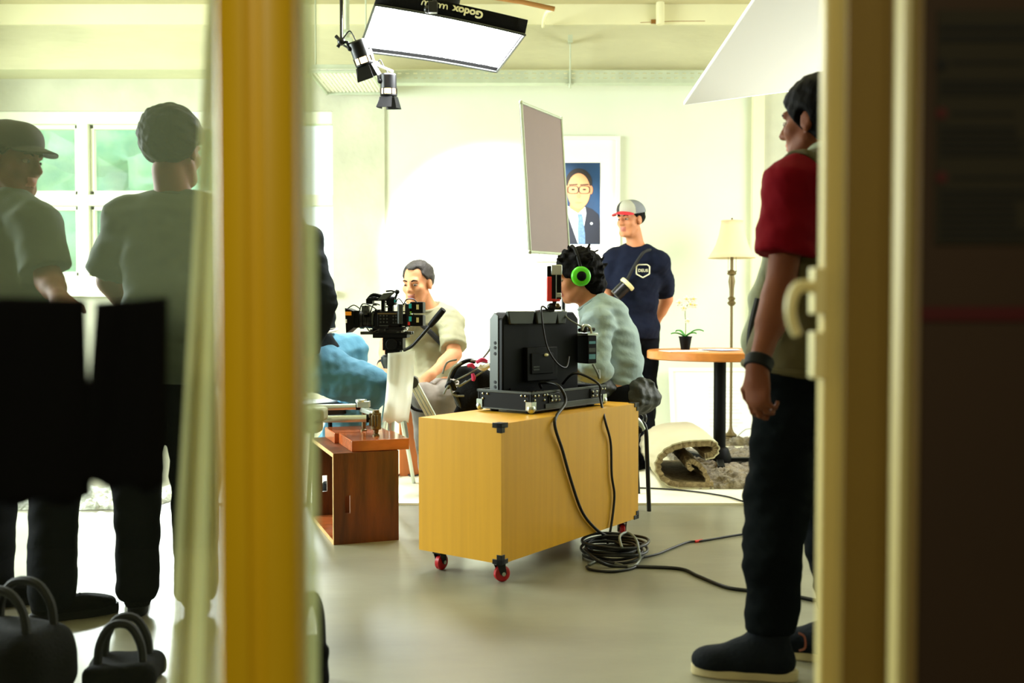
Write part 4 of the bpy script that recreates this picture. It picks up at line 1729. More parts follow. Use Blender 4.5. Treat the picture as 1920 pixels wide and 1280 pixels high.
def cb(b, px0, py0, px1, py1, v0, v1, mi=0):
    """box given by its outline seen from the corridor and its depth range"""
    x0, x1 = (px0 - 728) * pxm, (px1 - 728) * pxm
    z0, z1 = (604 - py1) * pxm, (604 - py0) * pxm
    return CF.box(b, x0, v0, z0, x1 - x0, v1 - v0, z1 - z0, mi)


def cp(px, py, v):
    return CF((px - 728) * pxm, v, (604 - py) * pxm)


rt = root('cinema_camera', cp(728, 634, 0), 'black cinema camera rig with matte box and twin batteries facing left on the tripod head', 'camera')
b = MB()
cb(b, 711, 585, 752, 612, -.055, .055)
cb(b, 705, 580, 714, 616, -.045, .045)
cb(b, 752, 588, 765, 611, -.045, .045)
cb(b, 711, 583, 749, 586, -.050, .050)
b.build('camera_body', M['black'], rt, bevel=.003)
b = MB()
for i in range(3):
    for j in range(3):
        cb(b, 716 + 6 * i, 590 + 6 * j, 719 + 6 * i, 593 + 6 * j, -.058, -.054)
for i in range(2):
    for j in range(3):
        cb(b, 740 + 5 * i, 591 + 6 * j, 742.5 + 5 * i, 594 + 6 * j, -.058, -.054)
cb(b, 715, 609, 732, 611, -.058, -.054)
b.build('control_button', M['charcoal'], rt)
b = MB()
cb(b, 712, 586.5, 748, 589.0, -.0575, -.054)
b.build('side_trim', M['brass'], rt)
b = MB()
for x0, x1, r in ((704, 698, .034), (698, 690, .040), (690, 682, .037), (682, 675, .042), (675, 668, .036)):
    b.cyl(cp(x0, 600, 0), cp(x1, 600, 0), r, n=28)
b.build('lens', M['black_gloss'], rt, bevel=.002)
b = MB()
b.cyl(cp(703, 600, 0), cp(699, 600, 0), .046, n=28)
b.build('lens_ring', M['charcoal'], rt)
b = MB()
q0 = [cp(668, 583, -.055), cp(668, 583, .055), cp(668, 613, .055), cp(668, 613, -.055)]
q1 = [cp(652, 577, -.075), cp(652, 577, .075), cp(654, 624, .075), cp(654, 624, -.075)]
b.hexa([q0[0], q0[3], q0[2], q0[1]], [q1[0], q1[3], q1[2], q1[1]])
cb(b, 665, 582, 676, 614, -.05, .05)
mb_ = b.build('matte_box', M['black'], rt, bevel=.003)
b = MB()
cb(b, 653, 584, 664, 591, -.078, -.070)
b.build('label', M['orange'], mb_)
b = MB()
cb(b, 653.5, 598, 656, 605, -.079, -.073)
b.build('label', M['paper'], mb_)
b = MB()
cb(b, 682, 573, 696, 586, -.060, -.02)
cb(b, 685, 586, 693, 590, -.055, -.02)
b.build('focus_motor', M['charcoal'], rt, bevel=.003)
b = MB()
cb(b, 692, 558, 742, 564, -.03, .03)
cb(b, 688, 560, 700, 570, -.028, .028)
cb(b, 697, 556, 706, 560, -.02, .02)
cb(b, 716, 563, 722, 585, -.02, .02)
cb(b, 726, 564, 742, 572, -.03, .03)
cb(b, 728, 572, 738, 584, -.02, .02)
b.tube([cp(690, 562, 0), cp(700, 553, 0), cp(718, 556, 0), cp(740, 560, 0)], .010, 8, sub=4)
b.build('top_handle', M['black'], rt, bevel=.002)
b = MB()
b.slab([cp(712, 563, -.06), cp(728, 561, -.06), cp(744, 547, -.05), cp(722, 550, -.05)], .014)
b.build('onboard_screen', M['charcoal'], rt, bevel=.002)
b = MB()
b.tube([cp(740, 562, 0), cp(744, 552, 0), cp(745, 546, 0)], .006, 8)
b.ell(cp(745, 547, 0), .012)
b.tube([cp(724, 546, 0), cp(734, 545, 0), cp(745, 548, 0)], .005, 6)
b.build('bracket_arm', M['black_gloss'], rt)
b = MB()
b.cyl(cp(754.5, 570, -.062), cp(754.5, 607, -.062), .0135, n=20)
b.build('hand_grip', M['charcoal'], rt, bevel=.003)
for i, (y0, y1) in enumerate(((566, 587), (590, 611))):
    b = MB()
    cb(b, 772, y0, 796, y1, -.05, .045)
    bt = b.build('battery', M['black'], rt, bevel=.004)
    b = MB()
    cb(b, 784, y0 + 5, 788.5, y0 + 14, -.053, -.049)
    b.build('label', M['cream_plastic'], bt)
    b = MB()
    cb(b, 770, y0 + 3, 775, y0 + 12, -.054, -.046)
    b.build('tape_tab', M['cyan'], bt)
    b = MB()
    cb(b, 772, y0 + (18 if i == 0 else -2), 775, y0 + (20 if i == 0 else 0), -.055, -.05)
    b.build('tape_tab', M['lime'], bt)
b = MB()
cb(b, 762, 570, 772, 612, -.04, .04)
b.build('battery_plate', M['black_gloss'], rt, bevel=.002)
b = MB()
cb(b, 768, 603, 772, 609, -.052, -.04)
b.build('tape_tab', M['red_paint'], rt)
b = MB()
cb(b, 742, 562, 747, 567, -.04, -.03)
b.build('tape_tab', M['cyan'], rt)
b = MB()
cb(b, 702, 612, 764, 617, -.045, .045)
cb(b, 712, 617, 760, 622, -.055, .055)
cb(b, 701, 617, 712, 628, -.03, .03)
b.build('base_plate', M['black_gloss'], rt, bevel=.002)
for v in (-.03, .03):
    b = MB()
    b.cyl(cp(678, 624, v), cp(774, 624, v), .0075, n=14)
    b.build('support_rod', M['charcoal'], rt)
b = MB()
for pts in (((676, 588), (684, 570), (700, 574), (712, 582)), ((760, 572), (766, 562), (778, 561), (786, 568)), ((697, 590), (705, 570), (716, 572)), ((745, 566), (752, 560), (760, 570)), ((690, 612), (700, 622), (716, 616)), ((656, 578), (668, 572), (680, 580))):
    b.tube([cp(x, y, -.05 - .008 * (i % 2)) for i, (x, y) in enumerate(pts)], .0028, 6, sub=6)
b.build('cable', M['cable'], rt)
R_ = random.Random(2)
b = MB()
for i in range(22):
    x, y = R_.uniform(684, 762), R_.choice((R_.uniform(566, 584), R_.uniform(611, 622)))
    w_, h_ = R_.uniform(2, 6), R_.uniform(1.5, 4)
    cb(b, x, y, x + w_, y + h_, -.062, -.03, R_.choice((0, 0, 1, 2)))
b.build('rig_fitting', [M['black_gloss'], M['charcoal'], M['steel']], rt)

rt = root('tripod', cp(735, 640, 0) * np.array((1, 1, 0)) + np.array((0, 0, .012)), 'black fluid-head tripod with pan handle and pale legs under the cinema camera', 'tripod')
b = MB()
cb(b, 702, 625, 766, 633, -.05, .05)
cb(b, 720, 633, 758, 656, -.045, .045)
cb(b, 724, 656, 752, 664, -.04, .04)
b.cyl(cp(738, 645, -.045), cp(738, 645, -.062), .028, n=22)
b.cyl(cp(752, 646, -.05), cp(752, 640, -.05), .008, n=10)
b.build('fluid_head', M['black'], rt, bevel=.003)
b = MB()
b.tube([cp(760, 656, -.05), cp(776, 648, -.065), cp(792, 632, -.08), cp(812, 610, -.10)], [.008, .008, .0085, .0085], 10, sub=5)
ph = b.build('pan_handle', M['black_gloss'], rt)
b = MB()
b.tube([cp(812, 610, -.10), cp(826, 594, -.114), cp(838, 580, -.126)], [.014, .016, .015], 12, sub=3)
b.build('handle_grip', M['black_rubber'], ph)
b = MB()
b.lathe(cp(738, 690, 0), [(.05, 0), (.062, .03), (.062, .055), (.05, .066)], 24)
b.build('bowl', M['charcoal'], rt)
hub = cp(738, 690, 0)
for tgt in (onz(776, 905, .012), onz(728, 945, .012) + V((0, .0, 0)), onz(700, 900, .012)):
    b = MB()
    d_ = V(tgt) - V(hub)
    b.tube([V(hub) + V((d_.x, d_.y, 0)).normalized() * .05, V(hub) + d_ * .55], .017, 10)
    b.tube([V(hub) + d_ * .5, V(tgt)], .0115, 10)
    b.build('leg', M['alu'], rt)
# slanting silver strut (a slider arm) right of the tripod
rt2 = root('camera_crane_arm', onz(822, 860, .012), 'slanted silver extruded arm with round end cap in front of the taupe trousers', 'crane arm')
b = MB()
p0, p1 = at(774, 716, 5.02), at(838, 835, 5.02)
dv = (p1 - p0).normalized()
Bz = basis(dv, (0, 1, 0))
for o in (-.016, 0, .016):
    b.box((p0 + p1) / 2 + V(Bz[:, 0] * o), (.0135, .036, (p1 - p0).length), Bz)
b.build('extrusion', M['alu'], rt2, bevel=.002)
b = MB()
b.cyl(p0 + V((0, -.03, 0)), p0 + V((0, .03, 0)), .030, n=22)
b.build('end_cap', M['charcoal'], rt2, bevel=.004)
b = MB()
b.tube([p0 + V((-.015, 0, -.02)), at(766, 745, 5.05), at(774, 765, 5.05), at(800, 772, 5.06)], .008, 8, sub=6)
b.build('toothed_belt', M['black_rubber'], rt2)
b = MB()
p2 = onz(838, 870, .012)
b.tube([p1, V((p1.x, p1.y, .012))], .014, 10)
b.build('post', M['charcoal'], rt2)

# white card hanging down in front of the tripod legs
q = [at(727, 662, 4.78), at(778, 657, 4.80), at(766, 790, 4.80), at(717, 792, 4.76)]
b = MB()
nu, nv = 8, 14
vs, fs = [], []
for j in range(nv + 1):
    for i in range(nu + 1):
        u, v = i / nu, j / nv
        p_ = (V(q[0]) * (1 - u) + V(q[1]) * u) * (1 - v) + (V(q[3]) * (1 - u) + V(q[2]) * u) * v
        p_ = p_ + V((0, -.012 * math.sin(u * math.pi) + .004 * math.sin(u * 12), (.008 * math.sin(i * 2.1)) if j == nv else 0))
        p_.x += .006 * math.sin(v * math.pi)
        vs.append(p_)
for j in range(nv):
    for i in range(nu):
        a = j * (nu + 1) + i
        fs.append((a, a + nu + 1, a + nu + 2, a + 1))
b._add(vs, fs)
o = b.build('white_cloth', M['thin_cloth'], angle=180)
o.modifiers.new('thickness', 'SOLIDIFY').thickness = .004
tag(o, 'white cloth hanging from the tripod head over its legs', 'cloth')

# black stool beneath the person in blue jeans
sp_ = at(612, 752, 5.18)
rt = root('padded_stool', (sp_.x, sp_.y, .0), 'black padded stool under the person in blue jeans', 'stool')
b = MB()
b.lathe((sp_.x - .03, sp_.y + .03, .50), [(.14, 0), (.165, .012), (.165, .05), (.14, .065)], 28)
b.build('seat', M['stool_black'], rt)
for a in (.6, 2.2, 3.8, 5.3):
    b = MB()
    b.tube([(sp_.x - .03 + .10 * math.cos(a), sp_.y + .03 + .10 * math.sin(a), .5), (sp_.x - .03 + .17 * math.cos(a), sp_.y + .03 + .17 * math.sin(a), 0)], .011, 8)
    b.build('leg', M['black'], rt)

# --- flight case base with the monitor in it, on the yellow case
k0 = K(.335, .095, KZ1)
W = Fr(k0[0], k0[1], KZ1, .90)
WL, WD, WH = .545, .285, .088
rt = root('flight_case', W(WL / 2, WD / 2, 0), 'low black flight case with steel ball corners lying on the yellow case', 'case')
b = MB()
zf = .012
W.box(b, 0, 0, zf, WL, WD, .006)
for a in ((0, 0, WL, .012), (0, WD - .012, WL, .012), (0, .012, .012, WD - .024), (WL - .012, .012, .012, WD - .024)):
    W.box(b, a[0], a[1], zf, a[2], a[3], WH - zf)
b.build('shell', M['black'], rt, bevel=.003)
b = MB()
for a in ((-.003, -.003, WL + .006, .008), (-.003, WD - .005, WL + .006, .008), (-.003, -.003, .008, WD + .006), (WL - .005, -.003, .008, WD + .006)):
    W.box(b, a[0], a[1], WH - .006, a[2], a[3], .010)
    W.box(b, a[0], a[1], zf, a[2], a[3], .006)
b.build('edge_profile', M['charcoal'], rt, bevel=.001)
b = MB()
W.box(b, .09, -.004, .018, WL - .13, .004, .020)
b.build('front_rail', M['charcoal'], rt, bevel=.001)
for u in (0, WL):
    for v in (0, WD):
        b = MB()
        su, sv = (1 if u == 0 else -1), (1 if v == 0 else -1)
        b.ell(W(u + su * .008, v + sv * .008, zf + .010), .018, None, 14, 10)
        b.box(W(u + su * .012, v - sv * .002, zf + .022), (.030, .004, .034), W.R)
        b.box(W(u - su * .002, v + sv * .012, zf + .022), (.004, .030, .034), W.R)
        b.build('ball_corner', M['steel'], rt)
for (u, v) in ((.05, .05), (WL - .05, .05), (.05, WD - .05), (WL - .05, WD - .05)):
    b = MB()
    b.cyl(W(u, v, 0), W(u, v, zf), .018, n=16)
    b.build('rubber_foot', M['black_rubber'], rt)
for u in (.115, .42):
    b = MB()
    W.box(b, u, -.004, .040, .075, .004, .040)
    W.box(b, u + .012, -.010, .050, .050, .006, .020)
    b.build('latch', M['black_gloss'], rt, bevel=.001)
for (u, z) in ((.02, .075), (.045, .075), (.02, .058), (.085, .075), (.105, .075), (.085, .055), (.125, .068), (.150, .066), (.175, .064), (.128, .050), (.155, .050), (.18, .050), (.43, .068), (.46, .068), (.49, .068), (.43, .05), (.46, .05), (.49, .05), (.515, .075), (.535, .075)):
    b = MB()
    b.ell(W(u, -.008 if .11 < u < .2 or .42 <= u <= .495 else -.001, z), .0052, None, 10, 6)
    b.build('rivet', M['steel'], rt)
for (v, z) in ((.03, .075), (.05, .075), (.03, .055), (WD - .03, .075), (WD - .055, .075), (WD - .03, .055)):
    b = MB()
    b.ell(W(-.001, v, z), .0052, None, 10, 6)
    b.build('rivet', M['steel'], rt)

# monitor, seen from behind
MZ = KZ1 + .030
_mc = at(941, 700, 4.235)
MF = Fr(_mc.x, _mc.y, MZ, .74)
ML, MD, MH = .455, .070, .385
rt = root('field_monitor', MF(ML / 2, MD / 2, 0), 'black field monitor seen from behind standing in the flight case', 'monitor')
b = MB()
b.prism([(0, 0), (ML, 0), (ML, MH - .03), (ML - .03, MH), (.03, MH), (0, MH - .03)], MF(0, MD, 0), MF.R @ np.array((1, 0, 0)), (0, 0, 1), .075)
shl = b.build('housing', M['black'], rt, bevel=.006)
b = MB()
b.prism([(.0, .0), (.055, 0), (.055, MH - .015), (.03, MH - .002), (.0, MH - .030)], MF(-.004, MD + .004, .0), MF.R @ np.array((0, -1, 0)), (0, 0, 1), -.006)
b.build('side_rail', M['charcoal'], rt, bevel=.002)
b = MB()
for z in (.05, .07, .09, .21, .235, .255):
    b.cyl(MF(-.006, .038, z), MF(-.0035, .038, z), .007, n=12)
b.build('side_port', M['black_rubber'], rt)
b = MB()
for u0, u1 in ((.03, .16), (.19, .30), (.315, .36)):
    b.prism([(u0, MH - .052), (u1, MH - .052), (u1 + .012, MH + .004), (u0 - .012, MH + .004)], MF(0, -.002, 0), MF.R @ np.array((1, 0, 0)), (0, 0, 1), .018)
b.build('back_vent', M['charcoal'], rt, bevel=.004)
b = MB()
MF.box(b, .12, -.028, .09, .18, .028, .145)
MF.box(b, .14, -.034, .12, .13, .006, .09)
b.build('battery_mount', M['black'], rt, bevel=.004)
b = MB()
MF.box(b, .04, -.010, .02, .30, .010, .045)
for i in range(9):
    b.cyl(MF(.06 + .022 * i, -.016, .04), MF(.06 + .022 * i, -.009, .04), .0062, n=12, mi=1)
b.build('connector_strip', [M['black'], M['brass']], rt)
b = MB()
b.ell(MF(.225, -.036, .20), (.013, .004, .007), MF.R, 14, 8)
b.build('round_label', M['cream_plastic'], rt)
for i, z in enumerate((.148, .136)):
    b = MB()
    MF.box(b, .15, -.0352, z, .035, .001, .006)
    b.build('label', M['charcoal'], rt)
b = MB()
MF.box(b, .02, -.003, .22, .055, .006, .085)
b.build('handle_recess', M['black_gloss'], rt, bevel=.006)

# battery box clipped to the right of the monitor
BF = Fr(*MF(ML + .004, -.06, 0)[:2], MZ + .155, .62)
rt = root('battery_pack', BF(.03, .03, 0), 'small battery pack with teal labels clipped to the right edge of the monitor', 'battery')
b = MB()
BF.box(b, 0, 0, 0, .052, .085, .125)
b.build('housing', M['black'], rt, bevel=.004)
b = MB()
BF.box(b, -.003, -.003, .125, .060, .090, .012)
b.build('top_plate', M['steel'], rt, bevel=.002)
for z, m_, h_ in ((.088, 'teal_label', .012), (.020, 'teal_label', .022), (.052, 'charcoal', .018)):
    b = MB()
    BF.box(b, .006, -.0015, z, .038, .0015, h_)
    b.build('label', M[m_], rt)
b = MB()
b.tube([BF(.02, .0, .137), BF(.0, -.01, .165), BF(-.035, -.015, .170), BF(-.045, -.012, .15)], .007, 8, sub=5)
b.build('cable_clamp', M['steel'], rt)
b = MB()
b.ell(BF(-.02, .0, .155), .018, None, 12, 8)
b.cyl(BF(-.05, .0, .150), BF(.035, .0, .152), .009, n=10)
b.build('clamp_knob', M['black_gloss'], rt)

# wireless transmitter on top of the monitor
tb = at(1040, 572, 4.40)
TF = Fr(tb.x, tb.y, tb.z, .75)
rt = root('video_receiver', TF(0, 0, 0), 'upright red and black wireless video receiver mounted above the monitor', 'receiver')
s4 = 4.40 / FPX


def tbx(b, px0, py0, px1, py1, v0, v1, mi=0):
    x0, x1 = (px0 - 1040) * s4, (px1 - 1040) * s4
    z0, z1 = (572 - py1) * s4, (572 - py0) * s4
    b.box(V(tb) + V(((x0 + x1) / 2, (v0 + v1) / 2, (z0 + z1) / 2)), (x1 - x0, v1 - v0, z1 - z0), None, mi)
    return b


b = MB()
tbx(b, 1033, 500, 1052, 562, -.03, .03)
b.build('housing', M['black'], rt, bevel=.003)
b = MB()
tbx(b, 1025, 519, 1034, 565, -.034, .034)
tbx(b, 1031, 560, 1050, 565, -.032, .032)
b.build('side_cover', M['red_paint'], rt, bevel=.003)
b = MB()
tbx(b, 1026, 499, 1033, 519, -.032, .032)
b.build('side_cover_end', M['black_soft'], rt, bevel=.002)
b = MB()
tbx(b, 1033, 497, 1053, 516, -.034, .032)
tbx(b, 1041, 549, 1052, 558, -.033, .0)
b.build('end_bracket', M['steel'], rt, bevel=.003)
b = MB()
b.cyl(V(tb) + V((.005, -.033, .025)), V(tb) + V((.005, -.033, .14)), .0025, n=8)
b.build('antenna_wire', M['steel'], rt)
b = MB()
b.ell(V(tb) + V((-.012, 0, -.006)), (.022, .018, .016))
b.cyl(V(tb) + V((-.03, 0, -.012)), V(tb) + V((.028, 0, -.012)), .008)
mt_top = MF(.22, .03, MH)
b.tube([V(tb) + V((0, 0, .02)), V(tb) + V((-.006, 0, -.02)), V(mt_top)], .010, 8)
b.build('swivel_mount', M['black_gloss'], rt)
b = MB()
b.ell(V(tb) + V((.012, -.012, -.002)), .011)
b.build('mount_screw', M['brass'], rt)

# cables from the monitor, hanging over the yellow case front to the floor
zc = .006


def fp(px, py, r=.006):
    return onz(px, py, r)


def kf(u, z, v=-.012):
    return K(u, v, z)


def px_on_face(px, py):
    """point just in front of the long face of the yellow case"""
    v = ray(px, py)
    n = K.R @ np.array((0, 1, 0))
    p0 = K(0, -.010, 0)
    t_ = ((p0 - np.array(_O)) @ n) / (np.array(v) @ n)
    return np.array(_O) + np.array(v) * t_


def cable(name, pts, r, m, label, sub=8, group='cables around the yellow case'):
    b = MB()
    b.tube(pts, r, 8, sub=sub)
    return tag(b.build(name, M[m], angle=180), label, 'cable', group)


wtop = W(.20, -.013, WH + .008)
cable('power_cable', [MF(.20, -.03, .06), MF(.16, -.07, .085), W(.17, -.008, WH + .022), W(.20, -.026, .04), px_on_face(1040, 790) + np.array((0, 0, .0)), px_on_face(1055, 845), px_on_face(1072, 905), px_on_face(1092, 960), px_on_face(1118, 992), px_on_face(1140, 1006), fp(1165, 1022, .03), fp(1196, 1022, .045)], .0066, 'cable',
      'thick black cable curving down the front of the yellow case from the monitor')
cable('signal_cable', [MF(.33, -.03, .07), MF(.34, -.10, .12), W(.44, -.03, WH + .015), W(.455, -.03, .04), px_on_face(1135, 790), px_on_face(1145, 830), px_on_face(1147, 890), px_on_face(1152, 930), px_on_face(1146, 985), px_on_face(1141, 1008), fp(1139, 1022, .02)], .0055, 'cable',
      'thin black cable dropping almost straight down the case front near its right end')
cable('monitor_cable', [V(tb) + V((-.03, .0, -.02)), MF(.20, -.03, MH + .015), MF(.215, -.045, .25), MF(.25, -.07, .17), MF(.31, -.07, .145), MF(.35, -.05, .19)], .004, 'cable',
      'thin cable looping down the back of the monitor from the red receiver', group='cables on the monitor')
cable('monitor_cable', [MF(.36, .0, MH + .01), MF(.365, -.03, MH - .03), BF(-.03, -.01, .16)], .004, 'cable_grey',
      'short grey cable running over the top of the monitor to the battery pack', group='cables on the monitor')
cable('battery_cable', [BF(.02, -.01, -.002), BF(.03, -.03, -.04), BF(.05, -.02, -.065), BF(.065, .0, -.03)], .005, 'cable_grey',
      'pale cable loop hanging below the battery pack at the monitor', group='cables on the monitor')

# coil of cable on the floor
b = MB()
R_ = random.Random(11)
cx, cy = fp(1150, 1040)[:2]
for i in range(8):
    a0 = R_.uniform(0, 6)
    rx, ry = R_.uniform(.105, .14), R_.uniform(.10, .14)
    ox, oy = R_.uniform(-.012, .012), R_.uniform(-.012, .012)
    z = .008 + .0082 * i
    ring = [(cx + ox + rx * math.cos(a), cy + oy + ry * math.sin(a), z + .003 * math.sin(3 * a + a0)) for a in np.linspace(0, 6.2832, 37)[:-1]]
    b.tube(ring, .0062, 8, closed=True)
tag(b.build('cable_coil', M['cable'], angle=180), 'black cable coiled in a flat pile beneath the yellow case edge', 'cable', 'cables around the yellow case')
cable('floor_cable', [fp(1104, 1058), fp(1130, 1050), fp(1180, 1062), fp(1199, 1050, .02), fp(1198, 1034, .05), fp(1192, 1010, .09), fp(1176, 998, .10), fp(1162, 1006, .10), fp(1166, 1026, .08)], .0055, 'cable_grey', 'grey cable end sticking up in a loop out of the cable coil')
cable('floor_cable', [fp(1100, 1062), fp(1110, 1068), fp(1150, 1071), fp(1188, 1064), fp(1198, 1052, .01)], .0055, 'cable', 'short black cable loop on the concrete in front of the coil')
cable('floor_cable', [fp(1095, 1030, .04), fp(1120, 1050, .03), fp(1150, 1061), fp(1200, 1062), fp(1275, 1066), fp(1310, 1080), fp(1360, 1100), fp(1405, 1107), fp(1480, 1116), fp(1540, 1127), fp(1620, 1140)], .0072, 'cable', 'thick black cable snaking over the floor to behind the dark jeans')
ta, tb2 = fp(1303, 1015), fp(1317, 1013)
cable('floor_cable', [fp(1196, 1046), fp(1230, 1039), fp(1260, 1027), fp(1290, 1016), fp(1320, 1013), fp(1400, 1000), fp(1520, 985), fp(1600, 978)], .0050, 'cable', 'thin cable with a red tape mark running across the floor toward the rug')
b = MB()
b.tube([ta, tb2], .0062, 10)
tag(b.build('red_tape_mark', M['red_paint']), 'bit of red tape wrapped around the thin floor cable', 'tape')
cable('floor_cable', [onz(1190, 914, .018), onz(1240, 916, .018), onz(1300, 921, .018), onz(1360, 930, .018), onz(1420, 944, .018), onz(1560, 952, .018)], .0045, 'cable', 'thin dark cable on the white floor in front of the rolled rug')
cable('floor_cable', [onz(745, 893, .02), onz(757, 884, .02), onz(770, 892, .02), onz(790, 890, .02), onz(820, 895, .02)], .0055, 'cable', 'tangle of black cable on the white floor beside the brown wooden box')
b = MB()
for pts in (((1092, 1020, .10), (1118, 1006, .10), (1136, 1000, .12)), ((1108, 1022, .09), (1124, 1012, .09), (1140, 1004, .11)), ((1116, 1024, .07), (1130, 1016, .08), (1142, 1012, .09))):
    b.tube([onz(x, y, z * .5) for x, y, z in pts], .006, 6, sub=3)

# --- camera bag full of cables behind the flight case
gx = at(880, 722, 4.72)
rt = root('gear_bag', (gx.x, gx.y, onz(880, 880).z), 'black camera gear with pink tags and tangled cables left of the monitor', 'gear')
S = Sdf(.008)
S.ell(at(900, 725, 4.72), (.10, .10, .09), None, .03)
S.ell(at(880, 745, 4.72), (.07, .08, .08), None, .03)
S.ell(at(868, 700, 4.72), (.055, .05, .03), frame3((1, 0, .3)), .02)
S.boxp(at(878, 755, 4.70), (.045, .05, .08), frame3((0, 1, 0), (.35, 0, 1)), .01, .02)
S.noise(.008, 30, 3)
S.build('bag', M['black_soft'], rt)
b = MB()
for pts in (((838, 718), (850, 690), (880, 676), (915, 680)), ((842, 705), (848, 738), (870, 742)), ((850, 715), (880, 700), (905, 686), (922, 682)), ((860, 725), (890, 706), (915, 690)), ((832, 738), (842, 722), (858, 716)), ((846, 722), (862, 722), (874, 714)), ((905, 672), (918, 655), (921, 640)), ((830, 700), (838, 680), (856, 674))):
    b.tube([at(x, y, 4.60 - .02 * (i % 2)) for i, (x, y) in enumerate(pts)], .0045, 6, sub=6)
b.build('cables', M['cable_grey'], rt)
b = MB()
b.tube([at(846, 708, 4.62), at(856, 688, 4.60), at(876, 676, 4.60), at(890, 678, 4.62)], .010, 8, sub=5)
b.tube([at(838, 726, 4.6), at(846, 716, 4.58), at(852, 730, 4.6)], .012, 8, sub=4)
b.build('webbing', M['black'], rt)
for pts in (((893, 680), (904, 674), (914, 678)), ((886, 700), (888, 708), (887, 714)), ((876, 686), (884, 684), (890, 690))):
    b = MB()
    b.tube([at(x, y, 4.57) for x, y in pts], [.007, .010, .006], 8, sub=4)
    b.build('tag', M['pink'], rt)
b = MB()
b.tube([at(898, 686, 4.56), at(906, 690, 4.56), at(918, 684, 4.56)], .012, 8, sub=4)
b.build('white_plug', M['paper'], rt)
b = MB()
p0, p1 = at(850, 735, 4.66), at(868, 772, 4.66)
b.tube([p0, p1, V((p1.x, p1.y, .0))], .012, 8)
b.build('stand_leg', M['charcoal'], rt)

# --- chair of the seated person
rt = root('chair', onz(1180, 955), 'black metal chair with a curved leg standing right of the yellow case', 'chair')
ztop = at(1200, 800, 5.2).z
seatz = .455
c0 = onz(1217, 958)
sc_ = V((B.P[0] + .0, B.P[1], 0))
b = MB()
b.box((sc_.x - .09, sc_.y, seatz), (.38, .40, .03))
b.build('seat', M['black_soft'], rt, bevel=.012)
legs = [(V((c0.x, c0.y, 0)), V((sc_.x + .12, c0.y + .06, seatz - .02))), (V((c0.x, c0.y + .44, 0)), V((sc_.x + .12, c0.y + .36, seatz - .02))), (V((sc_.x - .24, c0.y, 0)), V((sc_.x - .18, c0.y + .06, seatz - .02))), (V((sc_.x - .24, c0.y + .44, 0)), V((sc_.x - .18, c0.y + .36, seatz - .02)))]
for i, (f_, s_) in enumerate(legs):
    b = MB()
    if i < 2:
        top = at(1206, 799, f_.y)
        b.tube([f_, V((f_.x - .012, f_.y, .30)), V((top.x + .012, f_.y + .01, .43)), V((top.x - .02, f_.y + .03, .462)), s_ + V((-.02, .02, .0))], .0115, 10, sub=6)
    else:
        b.tube([f_, s_], .0115, 10)
    b.build('leg', M['black_gloss'], rt)
b = MB()
b.tube([at(1186, 782, 5.12), at(1197, 790, 5.14), at(1205, 805, 5.16)], .016, 10, sub=4)
b.build('chrome_bend', M['steel'], rt)

# --- round table with its things
tc = V((at(1350, 660, 6.6).x, 6.6, 0))
TR, TZ = .472, .775
rt = root('round_table', tc + V((0, 0, .03)), 'round oak-topped table on a black column behind the standing figure in the vest', 'table')
b = MB()
b.lathe((tc.x, tc.y, TZ - .056), [(TR - .012, 0), (TR, .006), (TR, .050), (TR - .006, .056)], 72)
b.build('tabletop', M['table_wood'], rt)
b = MB()
b.cyl((tc.x, tc.y, .06), (tc.x, tc.y, TZ - .056), .040, n=28)
b.lathe((tc.x, tc.y, TZ - .075), [(.11, .012), (.11, .019)], 24)
b.build('column', M['black'], rt)
b = MB()
b.lathe((tc.x, tc.y, .045), [(.075, 0), (.078, .03), (.058, .09), (.044, .10)], 28)
for a in (.05, 2.0, 4.55):
    b.box((tc.x + .19 * math.cos(a), tc.y + .19 * math.sin(a), .060), (.36, .045, .025), rotz(a))
b.build('foot', M['black'], rt, bevel=.004)
# papers and a leaflet
for i, (px, py, d, w_, h_, a, m_, lab) in enumerate(((1282, 656, 6.42, .26, .19, .25, 'paper', 'white paper sheet on the round table in front of the orchid pot'),
                                                  (1348, 653, 6.66, .26, .17, -.1, 'paper', 'white paper on the round table right of the orchid pot, under the blue leaflet'),
                                                  (1352, 652, 6.54, .15, .21, .5, 'blue_paper', 'pale blue leaflet on the round table beside the lamp pole'))):
    x = at(px, py, d).x
    b = MB()
    b.box((x, d, TZ + .002 + (.004 if i == 2 else 0)), (w_, h_, .003 if i < 2 else .004), rotz(a))
    tag(b.build('paper_sheet' if i < 2 else 'leaflet', M[m_], smooth=False), lab, 'paper', 'papers on the round table')
